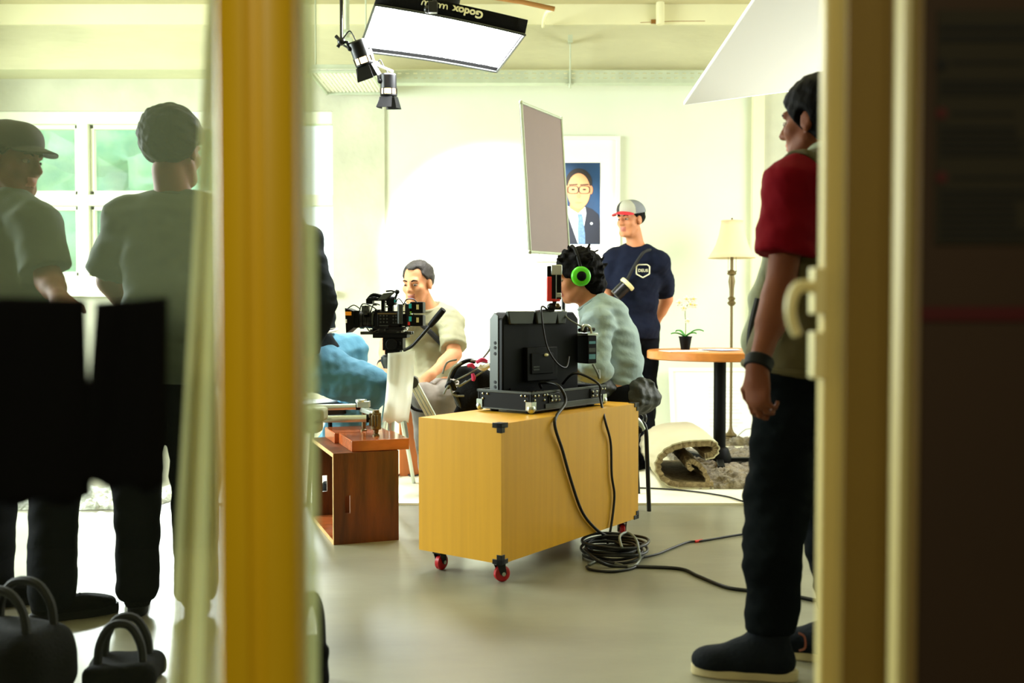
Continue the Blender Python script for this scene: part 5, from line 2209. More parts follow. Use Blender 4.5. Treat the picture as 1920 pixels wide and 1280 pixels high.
# orchid
oc = V((at(1285, 640, 6.72).x, 6.72, TZ))
rt = root('potted_orchid', oc, 'small white orchid in a black pot on the round table', 'plant')
b = MB()
b.lathe(oc, [(.029, 0), (.042, .080), (.045, .080), (.045, .088), (.040, .088), (.038, .080), (0, .076)], 26)
b.build('pot', M['black'], rt)
for a, l, lift in ((3.3, .10, .028), (-.25, .12, .05), (-.6, .08, .03), (2.6, .07, .045)):
    d_ = np.array((math.cos(a), math.sin(a), 0))
    s_ = np.array((-d_[1], d_[0], 0))
    vs, fs = [], []
    n = 9
    for i in range(n):
        t_ = i / (n - 1)
        c_ = np.array(oc) + np.array((0, 0, .078)) + d_ * l * t_ + np.array((0, 0, lift * math.sin(t_ * 2.2)))
        w_ = .021 * math.sin(math.pi * (.08 + .9 * t_)) ** .7
        vs += [c_ - s_ * w_ + np.array((0, 0, .006)), c_, c_ + s_ * w_ + np.array((0, 0, .006))]
    for i in range(n - 1):
        for j in range(2):
            fs.append((i * 3 + j, i * 3 + j + 1, i * 3 + j + 4, i * 3 + j + 3))
    b = MB()
    b._add(vs, fs)
    o = b.build('leaf', M['leaf'], rt, angle=180)
    o.modifiers.new('thickness', 'SOLIDIFY').thickness = .003
b = MB()
stem = [oc + V((0, 0, .07)), oc + V((.002, 0, .17)), oc + V((-.002, 0, .25)), oc + V((.02, 0, .31)), oc + V((.05, 0, .34))]
b.tube(stem, .0028, 6, sub=5)
b.tube([stem[2], oc + V((-.02, .0, .29)), oc + V((-.045, 0, .315))], .002, 6, sub=4)
b.build('flower_stem', M['stem'], rt)
for (dx, dz, s_) in ((.05, .335, 1), (.03, .30, 1), (-.045, .31, .9), (-.015, .275, .9), (.058, .295, .9), (.012, .19, .7), (.004, .335, .9)):
    c_ = np.array(oc) + np.array((dx, -.012, dz))
    b = MB()
    for k_ in range(5):
        a = k_ * 2 * math.pi / 5 + .3
        b.ell(c_ + np.array((math.cos(a), 0, math.sin(a))) * .014 * s_, (.013 * s_, .003, .009 * s_), np.array([(math.cos(a), 0, math.sin(a)), (0, 1, 0), (-math.sin(a), 0, math.cos(a))]).T, 8, 6, 0)
    b.ell(c_ + np.array((0, -.004, 0)), .0055 * s_, None, 8, 6, 1)
    b.build('blossom', [M['petal'], M['petal_yellow']], rt)

# --- floor lamp
lp = V((at(1370, 830, 7.8).x, 7.8, .012))
rt = root('floor_lamp', lp, 'brass floor lamp with a cream bell shade by the back wall', 'lamp')
zs0, zs1 = at(1368, 486, 7.8).z, at(1368, 417, 7.8).z
b = MB()
b.lathe(lp, [(.13, 0), (.13, .012), (.10, .022), (.05, .034), (.04, .05), (.05, .062), (.024, .085), (.014, .11), (.011, .13)], 30)
b.build('base', M['brass'], rt)
b = MB()
pz = [(.0105, .12), (.0105, .62), (.014, .64), (.0105, .66), (.0105, 1.02), (.012, 1.04)]
top = zs0 - .012
pf = [(.0105, .12), (.0105, .75), (.0105, top - .36), (.022, top - .352), (.034, top - .335), (.020, top - .318), (.030, top - .30), (.016, top - .285), (.018, top - .22), (.026, top - .17), (.018, top - .125), (.036, top - .112), (.030, top - .095), (.012, top - .08), (.012, top + .12), (.006, zs1)]
b.lathe(lp, [(r_, h_) for r_, h_ in pf], 22)
b.build('pole', M['brass'], rt)
b = MB()
zz = zs1 - zs0
prof_ = [(.178, 0), (.150, .045 * zz / .28), (.122, .10 * zz / .28), (.100, .17 * zz / .28), (.086, .24 * zz / .28), (.080, zz)]
b.lathe(lp + V((0, 0, zs0)), prof_, 40, cap=False)
o = b.build('lamp_shade', M['lamp_shade'], rt, angle=180)
o.modifiers.new('thickness', 'SOLIDIFY').thickness = .003
for (r_, z) in ((.180, 0), (.081, zz)):
    b = MB()
    b.tube([lp + V((r_ * math.cos(a), r_ * math.sin(a), zs0 + z)) for a in np.linspace(0, 6.2832, 41)[:-1]], .004, 6, closed=True)
    b.build('shade_trim', M['lamp_shade'], o)
b = MB()
b.lathe(lp + V((0, 0, zs1)), [(.010, -.01), (.010, .006), (.005, .010), (.008, .018), (0, .026)], 14)
for a in (0, 2.09, 4.19):
    b.tube([lp + V((0, 0, zs1)), lp + V((.08 * math.cos(a), .08 * math.sin(a), zs1 - .002))], .002, 6)
b.build('finial', M['brass'], rt)
for dx in (-.03, .03):
    b = MB()
    b.tube([lp + V((dx, -.01, zs0 + .02)), lp + V((dx, -.012, zs0 - .10))], .0015, 5)
    b.ell(lp + V((dx, -.012, zs0 - .105)), .006, None, 8, 6)
    b.build('pull_chain', M['brass'], rt)
b = MB()
b.tube([lp + V((.04, -.03, .05)), lp + V((.12, -.02, .11)), lp + V((.22, .0, .09)), lp + V((.24, .02, .01)), lp + V((.30, .1, .01))], .003, 6, sub=6)
b.build('cord', M['cable_grey'], rt)

# --- rug, half unrolled: shaggy flat part + rolled part
R_ = random.Random(5)


def shag(name, quad, z0, amp, n, m, parent=None, label=None, cat=None, seed=1):
    q = [V(p) for p in quad]
    vs, fs = [], []
    nu, nv = n
    pts = []
    for j in range(nv + 1):
        for i in range(nu + 1):
            u, v = i / nu, j / nv
            p_ = (q[0] * (1 - u) + q[1] * u) * (1 - v) + (q[3] * (1 - u) + q[2] * u) * v
            pts.append((p_.x, p_.y, z0))
    P_ = np.array(pts)
    h = _n(P_, 38, seed) * .5 + _n(P_, 95, seed + 1) * .4 + _n(P_, 170, seed + 2) * .25
    P2 = P_.copy()
    P2[:, 2] += amp * np.clip(.6 + h * .55, .08, 1.5)
    P2[:, 0] += .006 * _n(P_, 70, seed + 5)
    P2[:, 1] += .006 * _n(P_, 70, seed + 6)
    for j in range(nv + 1):
        for i in range(nu + 1):
            if i in (0, nu) or j in (0, nv):
                P2[j * (nu + 1) + i, 2] = z0
    for j in range(nv):
        for i in range(nu):
            a = j * (nu + 1) + i
            fs.append((a, a + 1, a + nu + 2, a + nu + 1))
    b = MB()
    b._add(P2, fs)
    o = b.build(name, m, parent, angle=180)
    if label:
        tag(o, label, cat)
    return o


rt = root('shag_rug', onz(1330, 900, .012), 'taupe shag rug half rolled up with its cream backing outward beneath the round table', 'rug')
f0 = onz(1300, 917, .012)
shag('rug_pile', [(f0.x, f0.y, 0), (2.35, f0.y + .02, 0), (2.35, 7.3, 0), (f0.x + .06, 7.3, 0)], .014, .045, (150, 130), M['rug_pile'], rt, seed=3)
# rolled end: outline of the roll seen on its cut end
ex = [(1338, 914), (1290, 914), (1262, 912), (1240, 900), (1230, 880), (1232, 862), (1244, 846), (1262, 835), (1284, 829), (1310, 827), (1334, 827), (1345, 834), (1346, 846), (1338, 856), (1322, 860)]
ex2 = [(1329, 914), (1326, 896), (1318, 880), (1306, 869), (1296, 866), (1292, 873), (1298, 882)]
yd = f0.y


def roll(pts, name, m, thick, off, y0, y1, lean=(.02, 0), parent=rt, mi=None):
    """a curled sheet extruded backwards, thick towards the inside"""
    c = [np.array((at(x, y, yd).x, at(x, y, yd).z)) for x, y in pts]
    # smooth resample
    out = []
    for i in range(len(c) - 1):
        p0 = c[max(i - 1, 0)]
        p3 = c[min(i + 2, len(c) - 1)]
        for j in range(6):
            t_ = j / 6
            p1, p2 = c[i], c[i + 1]
            out.append(.5 * (2 * p1 + (-p0 + p2) * t_ + (2 * p0 - 5 * p1 + 4 * p2 - p3) * t_ ** 2 + (-p0 + 3 * p1 - 3 * p2 + p3) * t_ ** 3))
    out.append(c[-1])
    c = np.array(out)
    tg = np.gradient(c, axis=0)
    tg /= np.linalg.norm(tg, axis=1)[:, None] + 1e-9
    nr = np.stack([tg[:, 1], -tg[:, 0]], 1)
    a_ = c + nr * off
    b_ = c + nr * (off + thick)
    n = len(c)
    vs, fs = [], []
    ny = 14
    for j in range(ny + 1):
        t_ = j / ny
        y = y0 + (y1 - y0) * t_
        sag = 1 - .10 * math.sin(t_ * 3.0)
        for arr in (a_, b_):
            for k_, p in enumerate(arr):
                zz_ = .012 + max((p[1] - .012), .001) * (1 + .05 * math.sin(t_ * 2.6))
                vs.append((p[0] + lean[0] * t_ + .004 * math.sin(k_ * 1.3 + j), y + (.004 * math.sin(k_ * 2.3) if j == 0 else 0), zz_))
    for j in range(ny):
        for i in range(n - 1):
            o = j * 2 * n
            o2 = (j + 1) * 2 * n
            fs.append((o + i, o + i + 1, o2 + i + 1, o2 + i))
            fs.append((o + n + i + 1, o + n + i, o2 + n + i, o2 + n + i + 1))
        for i in (0, n - 1):
            o = j * 2 * n
            o2 = (j + 1) * 2 * n
            fs.append((o + i, o2 + i, o2 + n + i, o + n + i))
    for j in (0, ny):
        o = j * 2 * n
        for i in range(n - 1):
            fs.append((o + i, o + n + i, o + n + i + 1, o + i + 1))
    b = MB()
    b._add(vs, fs)
    return b.build(name, m, parent, angle=60)


roll(ex, 'rug_backing', M['rug_back'], .008, -.008, yd, yd + .86)
roll(ex, 'rolled_pile', M['rug_edge'], .030, .001, yd + .004, yd + .85)
roll(ex2, 'folded_pile', M['rug_edge'], .026, -.013, yd + .002, yd + .8)
# pale rug on the left, seen through the glass
w0_, w1_ = onz(40, 956, .0), onz(262, 956, .0)
o = shag('pale_rug', [(-3.6, w0_.y, 0), (-1.86, w0_.y, 0), (-1.86, w0_.y + .55, 0), (-3.6, w0_.y + .55, 0)], .002, .045, (130, 40), M['rug_white'], None, 'pale shag rug lying beyond the bright floor, seen through the glass between the legs', 'rug', 9)
o2 = shag('rug_offcut', [(1.56, 7.62, 0), (2.1, 7.62, 0), (2.1, 7.9, 0), (1.56, 7.9, 0)], .014, .05, (50, 30), M['rug_pile'], None, 'bunched taupe rug piece around the foot of the floor lamp', 'rug', 12)

# --- framed print leaning on the wall under the table; basket
lf_ = at(1262, 828, 8.0)
b0, b1 = at(1258, 836, 8.0), at(1440, 836, 8.0)
t0, t1 = at(1262, 690, 8.17), at(1440, 690, 8.17)
z0 = .012
rt = root('framed_print', ((b0.x + b1.x) / 2, 8.0, z0), 'large white framed print leaning on the back wall under the round table', 'picture')
H_ = t0.z
bl, br, tl, tr = V((b0.x, 7.98, z0)), V((b1.x, 7.98, z0)), V((b0.x, 8.14, H_)), V((b1.x, 8.14, H_))
X_ = (br - bl).normalized()
Y_ = (tl - bl).normalized()
Wd, Hh = (br - bl).length, (tl - bl).length
b = MB()
for x0, y0, x1, y1 in ((0, 0, Wd, .03), (0, Hh - .03, Wd, Hh), (0, .03, .03, Hh - .03), (Wd - .03, .03, Wd, Hh - .03)):
    b.prism([(x0, y0), (x1, y0), (x1, y1), (x0, y1)], bl - X_.cross(Y_) * .0, X_, Y_, .025)
b.build('frame', M['white_paint'], rt, smooth=False)
b = MB()
b.prism([(.03, .03), (Wd - .03, .03), (Wd - .03, Hh - .03), (.03, Hh - .03)], bl, X_, Y_, .012)
b.build('sheet', M['paper'], rt, smooth=False)
b = MB()
for i in range(13):
    y = Hh * (.72 - .045 * i)
    if i in (4, 9):
        continue
    b.prism([(Wd * .40, y), (Wd * (.68 + .03 * (i % 3)), y), (Wd * (.68 + .03 * (i % 3)), y + .010), (Wd * .40, y + .010)], bl + X_.cross(Y_) * .012, X_, Y_, .001)
b.build('printed_lines', mat('faint_print', (214, 220, 212), .8), rt, smooth=False)
bk = V((at(1440, 800, 7.5).x, 7.5, .012))
rt = root('woven_basket', bk, 'tall cream woven basket tapering down behind the hanging hand', 'basket')
b = MB()
h_ = at(1432, 766, 7.7).z - .012
prf = [(.05, 0)] + [(.05 + .055 * t_ + .003 * (k_ % 2), h_ * t_) for k_, t_ in enumerate(np.linspace(.02, 1, 26))]
b.lathe(bk, prf, 30, cap=False)
o = b.build('weave', M['basket'], rt)
o.modifiers.new('thickness', 'SOLIDIFY').thickness = .006
b = MB()
b.tube([bk + V((.108 * math.cos(a), .108 * math.sin(a), h_)) for a in np.linspace(0, 6.2832, 37)[:-1]], .008, 8, closed=True)
b.build('rim', M['basket'], rt)

# --- portrait on the back wall
PYW = BW - .002
fx0, fx1, fz0, fz1 = at(1003, 400, PYW).x, at(1162, 400, PYW).x, at(1100, 490, PYW).z, at(1100, 256, PYW).z
rt = root('framed_portrait', ((fx0 + fx1) / 2, PYW, fz0), 'framed portrait print of a bespectacled person in a suit on the back wall', 'picture')
b = MB()
for x0, z0_, x1, z1_ in ((fx0, fz0, fx1, fz0 + .03), (fx0, fz1 - .03, fx1, fz1), (fx0, fz0 + .03, fx0 + .03, fz1 - .03), (fx1 - .03, fz0 + .03, fx1, fz1 - .03)):
    b.box(((x0 + x1) / 2, PYW - .015, (z0_ + z1_) / 2), (x1 - x0, .03, z1_ - z0_))
b.build('frame', M['white_paint'], rt, smooth=False)
b = MB()
b.box(((fx0 + fx1) / 2, PYW - .004, (fz0 + fz1) / 2), (fx1 - fx0, .006, fz1 - fz0))
b.build('mount', M['paper'], rt, smooth=False)
PD = PYW - .008


def pp(px, py, k_=0):
    p_ = at(px, py, PD)
    return np.array((p_.x, PD - .0012 * k_, p_.z))


pxw = PD / FPX
b = MB()


def flat(pts, k_, mi):
    """thin printed shape from outline points"""
    o = pp(pts[0][0], pts[0][1], k_)
    pl = [((x - pts[0][0]) * pxw, -(y - pts[0][1]) * pxw) for x, y in pts]
    b.prism(pl, o, (1, 0, 0), (0, 0, 1), .001, mi)


def oval(cx, cy, rx, ry, k_, mi, n=28, a0=0, a1=2 * math.pi):
    flat([(cx + rx * math.cos(a), cy + ry * math.sin(a)) for a in np.linspace(a0, a1, n)][:(-1 if a1 - a0 > 6 else None)], k_, mi)


L0 = 1042
flat([(L0, 305), (1125, 305), (1125, 457), (L0, 457)], 0, 0)
flat([(L0, 457), (L0, 402), (1052, 392), (1066, 386), (1078, 398), (1094, 386), (1110, 392), (1122, 402), (1125, 416), (1125, 457)], 1, 1)
flat([(1061, 384), (1078, 394), (1097, 388), (1099, 400), (1094, 430), (1088, 457), (1084, 457), (1068, 412)], 2, 2)
flat([(1082, 401), (1091, 401), (1093, 408), (1097, 440), (1097, 457), (1084, 457), (1083, 430), (1084, 410)], 3, 3)
flat([(1070, 372), (1096, 372), (1095, 390), (1084, 400), (1068, 390)], 3, 5)
oval(1085, 343, 25, 27, 4, 6)
oval(1085, 358, 21.5, 33, 5, 4)
flat([(1066, 334), (1072, 326), (1085, 323), (1098, 326), (1104, 334), (1104, 330), (1096, 320), (1085, 317), (1074, 320), (1066, 330)], 6, 6)
for e in (-1, 1):
    oval(1085 + e * 23, 356, 3.5, 8, 5, 5)
oval(1085, 380, 7, 1.8, 7, 5)
oval(1085, 367, 4, 5, 7, 5)
for e in (-1, 1):
    cx_ = 1085 + e * 10.5
    for rx, mi, k_ in ((10.5, 6, 7), (8.8, 4, 8)):
        flat([(cx_ + rx * math.copysign(abs(math.cos(a)) ** .6, math.cos(a)), 356 + rx * .72 * math.copysign(abs(math.sin(a)) ** .6, math.sin(a))) for a in np.linspace(0, 2 * math.pi, 25)[:-1]], k_, mi)
    oval(cx_, 355.5, 3.4, 1.6, 9, 6)
    flat([(cx_ - 8, 346), (cx_ + 8, 345), (cx_ + 8, 347), (cx_ - 8, 348)], 9, 6)
oval(1109, 419, 2.2, 2.2, 3, 2)
b.build('print', [M['portrait_blue'], M['portrait_suit'], M['portrait_shirt'], M['portrait_tie'], M['portrait_face'], M['portrait_face_dark'], M['portrait_hair']], rt, smooth=False)

# --- grey flag panel on its stand
q = [at(977, 192, 5.2), at(1052, 222, 5.75), at(1067, 477, 5.75), at(994, 472, 5.2)]
rt = root('light_flag', (q[2].x, 5.75, .012), 'grey rectangular light flag held upright left of the portrait', 'flag')
b = MB()
b.slab([q[3], q[2], q[1], q[0]], .012)
b.build('panel', M['grey_flag'], rt, bevel=.002)
b = MB()
for i in range(4):
    b.tube([q[i], q[(i + 1) % 4]], .008, 8)
for p_ in q:
    b.ell(p_, .012, None, 10, 6)
b.build('frame_edge', M['galv'], rt)
b = MB()
pb = V(q[2]) + V((-.03, .03, 0))
b.tube([V((pb.x, pb.y, .30)), V((pb.x, pb.y, q[2].z + .25))], .011, 10)
for a in (.3, 2.4, 4.5):
    b.tube([V((pb.x, pb.y, .45)), V((pb.x + .32 * math.cos(a), pb.y + .32 * math.sin(a), .022))], .009, 8)
b.build('stand', M['black_gloss'], rt)

# --- white foam board hanging at the upper right
P0, P1, P3 = at(1281, 190, 4.7), at(1700, 136, 4.4), at(1480, -108, 3.95)
P2 = P1 + (P3 - P0)
rt = root('foam_board', tuple(P0), 'big white foam board hanging tilted from the ceiling at the upper right', 'reflector board')
b = MB()
b.slab([P0, P1, P2, P3], -.028)
b.build('board', M['white_board'], rt, bevel=.006)
nrm_ = (P1 - P0).cross(P3 - P0).normalized()
if nrm_.y > 0:
    nrm_ = -nrm_
ta_ = [at(1438, -8, 4.1), at(1492, -14, 4.1), at(1502, 14, 4.1), at(1476, 29, 4.1)]


def onboard(px, py, off=.003):
    v = ray(px, py)
    t_ = ((P0 - _O).dot(nrm_)) / v.dot(nrm_)
    return _O + v * t_ + nrm_ * off


b = MB()
tq = [onboard(1438, -12), onboard(1490, -14), onboard(1502, 12), onboard(1474, 29)]
b._add(tq + [p_ - nrm_ * .002 for p_ in tq], [(0, 1, 2, 3), (7, 6, 5, 4), (0, 4, 5, 1), (1, 5, 6, 2), (2, 6, 7, 3), (3, 7, 4, 0)])
b.build('yellow_tape', M['orange_tape'], rt, smooth=False)
b = MB()
for p_ in (P3, P2):
    b.tube([p_, V((p_.x, p_.y, CEIL))], .004, 6)
b.build('hanging_wire', M['steel'], rt)

# --- softbox over the set
N0, N1 = at(707, -4, 5.5), at(987, 52, 5.5)
F0, F1 = at(676, 84, 6.1), at(934, 123, 6.1)
rt = root('softbox', ((N0.x + F1.x) / 2, 5.8, (N0.z + F1.z) / 2), 'glowing rectangular softbox with black side walls hanging under the ceiling', 'softbox')
X_ = (N1 - N0).normalized()
nf = (N1 - N0).cross(F0 - N0).normalized()
if nf.z > 0:
    nf = -nf
ctr = (N0 + N1 + F0 + F1) / 4
nseg = 10
vs, fs = [], []
for j in range(nseg + 1):
    for i in range(nseg + 1):
        u, v = i / nseg, j / nseg
        p_ = (N0 * (1 - u) + N1 * u) * (1 - v) + (F0 * (1 - u) + F1 * u) * v
        p_ = p_ - nf * (.030 * (math.sin(math.pi * u)) * (.25 + .75 * abs(2 * v - 1)) - .012) - V((0, 0, .018 * math.sin(math.pi * u)))
        vs.append(p_)
for j in range(nseg):
    for i in range(nseg):
        a = j * (nseg + 1) + i
        fs.append((a, a + 1, a + nseg + 2, a + nseg + 1))
b = MB()
b._add(vs, fs)
b.build('diffuser', M['diffuser'], rt, angle=180)
edge = [vs[i] for i in range(nseg + 1)], [vs[nseg * (nseg + 1) + i] for i in range(nseg + 1)]
left = [vs[j * (nseg + 1)] for j in range(nseg + 1)]
right_ = [vs[j * (nseg + 1) + nseg] for j in range(nseg + 1)]
up_ = -nf
back = ctr + up_ * .125
b = MB()
for line in (edge[0], right_, edge[1][::-1], left[::-1]):
    k0 = len(line)
    lo_ = [V(p_) + nf * .030 for p_ in line]
    hi_ = [V(p_) + up_ * .058 for p_ in line]
    tp_ = [back + (V(p_) - ctr) * .20 for p_ in line]
    V_ = lo_ + hi_ + tp_
    F_ = []
    for i in range(k0 - 1):
        F_.append((i, i + 1, k0 + i + 1, k0 + i))
        F_.append((k0 + i, k0 + i + 1, 2 * k0 + i + 1, 2 * k0 + i))
    b._add(V_, F_)
o = b.build('side_wall', M['black_soft'], rt, angle=50)
o.modifiers.new('thickness', 'SOLIDIFY').thickness = .004
b = MB()
for line in (edge[0], right_, edge[1], left):
    b.tube([V(p_) + nf * .030 for p_ in line], .007, 8)
b.build('rim_piping', M['charcoal'], rt)
b = MB()
b.cyl(back, back + up_ * .16, .07, n=24)
b.build('lamp_head', M['black'], rt, bevel=.01)
b = MB()
hk = at(812, 22, 5.45)
b.tube([back + up_ * .1, V((back.x, back.y, CEIL))], .014, 10)
b.build('hanger', M['black_gloss'], rt)
# clamp at the near edge, printed lettering on the near wall, upside down as the box hangs
b = MB()
cl = at(812, 14, 5.46)
b.box(cl, (.05, .04, .06))
b.tube([cl, cl + V((.02, .05, .12)), V((cl.x + .03, cl.y + .1, CEIL))], .012, 8)
b.ell(cl + V((-.03, 0, -.01)), .020)
b.build('edge_clamp', M['black_gloss'], rt, bevel=.004)
Xn = (N1 - N0).normalized()
nb = Xn.cross(up_).normalized()
if nb.y > 0:
    nb = -nb
for body, u_, sz in (('Godox', .60, .058),):
    i0 = int(u_ * nseg)
    base = V(vs[i0]) * (1 - (u_ * nseg - i0)) + V(vs[i0 + 1]) * (u_ * nseg - i0)
    tx = (V(vs[i0 + 1]) - V(vs[i0])).normalized()
    org = base + up_ * .020 + nb * .010
    text_mesh(body, sz, org, -tx, -up_, M['grey_text'], 'lettering', rt, .002, bold=.002)
# small unreadable second word: seven printed marks
b = MB()
for i in range(7):
    u_ = .305 + i * .024
    i0 = int(u_ * nseg)
    f_ = u_ * nseg - i0
    base = V(vs[i0]) * (1 - f_) + V(vs[i0 + 1]) * f_
    tx = (V(vs[i0 + 1]) - V(vs[i0])).normalized()
    o_ = base + up_ * .010 + nb * .010
    b.tube([o_ - tx * .010, o_ + up_ * .022 - tx * .006, o_ + up_ * .022 + tx * .006, o_ + tx * .010], .0035, 6, sub=3)
b.build('printed_word', M['grey_text'], rt)

# --- two halogen heads with barn doors
for nm, top, bot, dsp, lab in (('spotlight', at(667, 76, 5.5), at(690, 138, 5.55), at(640, 78, 5.5), 'tilted black halogen spotlight with barn doors at the left corner of the softbox'),
                               ('spotlight', at(728, 138, 5.9), at(729, 195, 5.92), at(706, 122, 5.9), 'upright black halogen spotlight with barn doors below the softbox edge')):
    rt = root(nm, tuple(top), lab, 'spotlight', 'halogen spotlights')
    ax = (bot - top).normalized()
    Lh = (bot - top).length
    b = MB()
    b.lathe(top, [(.040, 0), (.047, .008), (.048, Lh * .50)], 28, ax)
    b.build('can', M['black_gloss'], rt)
    b = MB()
    b.lathe(top + ax * Lh * .50, [(.040, 0), (.040, Lh * .17)], 28, ax)
    b.build('glowing_gap', M['halogen'], rt)
    b = MB()
    b.lathe(top + ax * Lh * .67, [(.048, 0), (.050, Lh * .05), (.044, Lh * .10)], 28, ax)
    for a in np.linspace(0, 6.28, 7)[:-1]:
        Bx = basis(ax)
        o_ = Bx[:, 0] * math.cos(a) * .046 + Bx[:, 1] * math.sin(a) * .046
        b.tube([V(o_) + top + ax * Lh * .48, V(o_) + top + ax * Lh * .70], .004, 6)
    b.build('front_ring', M['black'], rt)
    Bx = basis(ax, (0, 1, 0))
    for a in range(4):
        aa = a * math.pi / 2 + .2
        r_ = Bx[:, 0] * math.cos(aa) + Bx[:, 1] * math.sin(aa)
        t_ = -Bx[:, 0] * math.sin(aa) + Bx[:, 1] * math.cos(aa)
        h0 = np.array(top + ax * Lh * .76) + r_ * .045
        h1 = np.array(top + ax * Lh * 1.13) + r_ * (.060 if a % 2 == 0 else .095)
        b = MB()
        b.slab([h0 - t_ * .034, h0 + t_ * .034, h1 + t_ * .046, h1 - t_ * .046], .003)
        b.build('barn_door', M['black'], rt, smooth=False)
    b = MB()
    b.tube([top + ax * Lh * .28 + V((-.05, -.02, 0)), top + ax * Lh * .20 + V((-.055, -.02, .02)), dsp], .009, 8)
    b.ell(top + ax * Lh * .28 + V((-.046, -.024, 0)), .014)
    b.build('yoke', M['black'], rt)
    b = MB()
    if dsp.z > top.z or True:
        b.ell(dsp, (.022, .022, .022))
        b.tube([dsp + V((-.03, 0, .03)), dsp, dsp + V((-.02, 0, -.03))], .010, 8)
        if dsp.x < -.85:
            b.tube([dsp, V((dsp.x, dsp.y, CEIL))], .008, 8)
        else:
            b.tube([dsp, V((dsp.x - .20, dsp.y, dsp.z + .12)), V((dsp.x - .20, dsp.y, CEIL))], .008, 8)
    b.build('clamp', M['black_gloss'], rt)
    b = MB()
    b.tube([top + V((0, 0, 0)), top + V((-.03, 0, .05)), dsp + V((.02, 0, .03)), dsp], .004, 6, sub=5)
    b.build('cord', M['cable'], rt)
b = MB()
p0, p1, p2 = at(694, 92, 5.7), at(702, 120, 5.75), at(736, 134, 5.85)
b.tube([p0, p1, p2], .008, 8)
tag(b.build('white_bracket', M['white_paint']), 'bent white bracket rod linking the two black spotlights', 'bracket')

# --- perforated cable tray in front of the beam
TY = 7.74
xa, xb = at(738, 140, TY).x, at(1420, 140, TY).x
za, zb_ = at(1000, 132, TY).z, at(1000, 155, TY).z
rt = root('cable_tray', (xa, TY, zb_), 'long perforated steel cable tray hung along the back beam', 'cable tray')
b = MB()
Ht = za - zb_
rows = [(zb_ + Ht * .00, zb_ + Ht * .34), (zb_ + Ht * .42, zb_ + Ht * .72), (zb_ + Ht * .80, za)]
for z0_, z1_ in rows:
    b.box(((xa + xb) / 2, TY, (z0_ + z1_) / 2), (xb - xa, .003, z1_ - z0_))
n_ = 46
st_ = (xb - xa) / n_
for i in range(n_):
    for z0_, z1_ in ((rows[0][1], rows[1][0]), (rows[1][1], rows[2][0])):
        b.box((xa + st_ * (i + .25), TY, (z0_ + z1_) / 2), (st_ * .5, .003, z1_ - z0_))
b.box(((xa + xb) / 2, TY + .05, zb_), (xb - xa, .10, .003))
b.box(((xa + xb) / 2, TY + .012, za), (xb - xa, .024, .003))
b.build('side_rail', M['galv'], rt, smooth=False)
for px in (1069,):
    x = at(px, 140, TY).x
    b = MB()
    b.cyl((x, TY - .010, zb_ - .02), (x, TY - .010, at(px, 84, TY).z), .006, n=10)
    b.box((x, TY - .010, at(px, 73, TY).z), (.035, .03, .05))
    b.box((x, TY + .012, zb_ - .012), (.05, .05, .012))
    b.cyl((x, TY - .01, zb_ - .045), (x, TY - .01, zb_ - .012), .010, n=10)
    b.box((x, TY + .05, at(px, 73, TY).z), (.02, .12, .02))
    b.build('hanger_rod', M['galv'], rt)
# second tray, seen from below in the left corner
Z2 = at(660, 178, 8.1).z
xa, xb = at(612, 178, 8.1).x, at(722, 178, 8.1).x
ya, yb = 7.35, 8.1
rt = root('cable_tray', (xb, 7.7, Z2), 'wide perforated tray panel seen from below in the left back corner', 'cable tray')
b = MB()
nx_, ny_ = 16, 16
for i in range(nx_ + 1):
    x = xa + (xb - xa) * i / nx_
    b.box((x, (ya + yb) / 2, Z2 + .02), ((xb - xa) / nx_ * .55, yb - ya, .003))
for j in range(ny_ + 1):
    y = ya + (yb - ya) * j / ny_
    b.box(((xa + xb) / 2, y, Z2 + .0225), (xb - xa, (yb - ya) / ny_ * .55, .002))
b.build('mesh_panel', M['white_paint'], rt, smooth=False)
b = MB()
for x0, y0, x1, y1 in ((xa, ya, xb, ya + .015), (xa, yb - .015, xb, yb), (xa, ya, xa + .015, yb), (xb - .015, ya, xb, yb)):
    b.box(((x0 + x1) / 2, (y0 + y1) / 2, Z2 + .03), (x1 - x0, y1 - y0, .06))
b.build('rim', M['galv'], rt, bevel=.002)
b = MB()
for x, y in ((xa + .05, ya + .05), (xb - .05, ya + .05), (xa + .05, yb - .05), (xb - .05, yb - .05)):
    b.cyl((x, y, Z2 + .05), (x, y, CEIL), .006, n=8)
b.build('hanger_rod', M['galv'], rt)

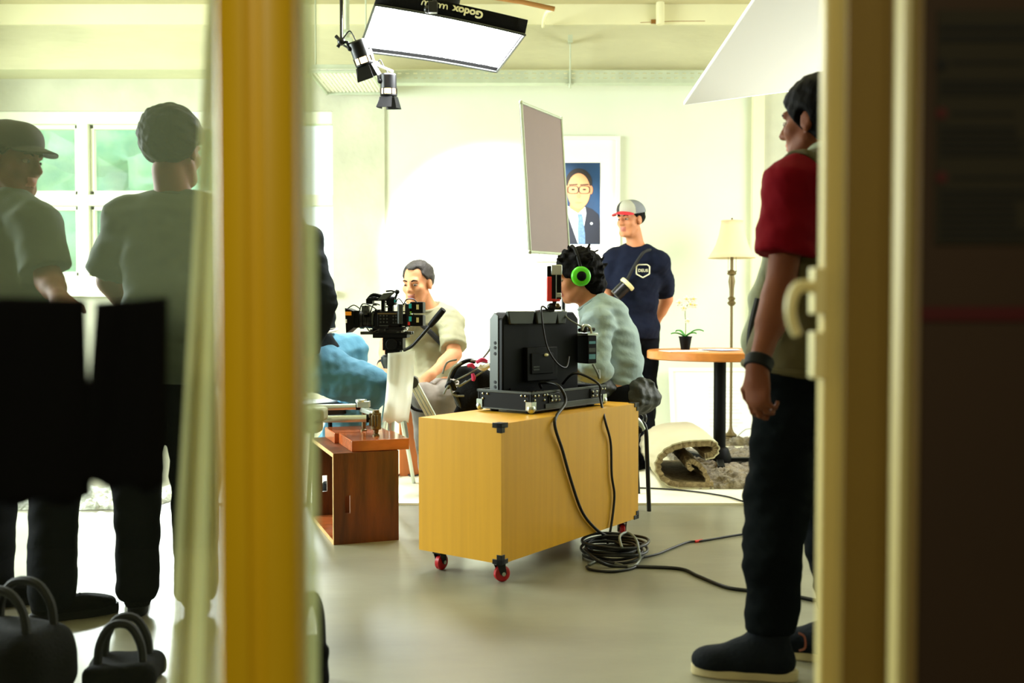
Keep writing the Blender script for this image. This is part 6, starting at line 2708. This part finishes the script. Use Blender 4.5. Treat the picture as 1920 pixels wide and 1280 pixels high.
# --- pipes and small fittings up on the beam
b = MB()
x = at(1238, 20, BY - .06).x
b.tube([(x, BY - .06, at(1238, 46, BY - .06).z), (x, BY - .06, CEIL)], .032, 14)
tag(b.build('conduit_pipe', M['cream_paint']), 'short cream vertical conduit dropping from the ceiling onto the beam', 'pipe')
b = MB()
b.tube([at(905, -8, 6.9), at(980, 4, 6.9), at(1040, 17, 6.9)], .016, 10)
tag(b.build('ceiling_conduit', M['rust']), 'rusty grey conduit running slanted along the ceiling above the softbox', 'pipe')
b = MB()
b.tube([at(1040, 17, 6.95), at(1026, 22, 7.2), at(1020, 36, 7.6), at(1018, 50, 7.8)], .012, 10, sub=5)
tag(b.build('cream_cable', M['cream_paint']), 'cream cable bending down from the conduit end to the beam', 'cable')
b = MB()
p0, p1 = at(1200, 43, BY - .012), at(1322, 40, BY - .012)
b.tube([p0, (p0 + p1) / 2 + V((0, 0, .005)), p1], .009, 8)
b.box(at(1229, 41, BY - .02), (.07, .03, .03))
tag(b.build('rusty_rod', M['rust'], bevel=.002), 'rusty rod fixed across the beam below the cream conduit', 'rod')
b = MB()
x = at(650, 40, 7.2).x
b.tube([(x, 7.2, at(650, 84, 7.2).z), (x, 7.2, CEIL)], .020, 12)
b.box((x, 7.2, at(650, 76, 7.2).z), (.08, .06, .03))
b.box((x, 7.2, at(650, 60, 7.2).z), (.06, .05, .02))
tag(b.build('hanging_pipe', M['galv'], bevel=.002), 'grey-green hanging pipe with a bracket left of the softbox', 'pipe')

# --- bags behind the glass on the floor
def bag(name, px, py, d, size, lab, handle=True, seed=1, rz=0.2):
    c = V((at(px, py, d).x, d, 0))
    rt = root(name, c, lab, 'bag', 'black bags on the floor behind the glass')
    S = Sdf(.010)
    S.boxp(c + V((0, 0, size[2] / 2)), np.array(size) / 2, rotz(rz), min(size) * .35, .02)
    S.noise(.006, 22, seed)
    S.plane((0, 0, .002), (0, 0, -1))
    S.build('body', M['black_soft'], rt)
    b = MB()
    z = size[2]
    for e in (-1, 1):
        R = rotz(rz)
        pts = [np.array(c) + R @ np.array((x_ * size[0] * .30, e * size[1] * .22, zz_)) for x_, zz_ in ((-1, z * .9), (-.9, z + .05), (-.4, z + .10), (.4, z + .10), (.9, z + .05), (1, z * .9))]
        b.tube(pts, .012, 8, sub=4)
    b.build('carry_handle', M['strap'], rt)
    return rt


bag('duffel_bag', 232, 1240, 2.78, (.20, .15, .07), 'small black bag with arched handles on the floor by the sheer curtain', seed=4, rz=.1)
bag('duffel_bag', 25, 1240, 2.66, (.30, .22, .20), 'bulky black bag on the floor at the capped figure\'s feet', seed=8, rz=-.3)
bag('duffel_bag', 585, 1270, 2.75, (.09, .14, .14), 'narrow black bag on the floor just beside the glass edge of the yellow post', seed=12)
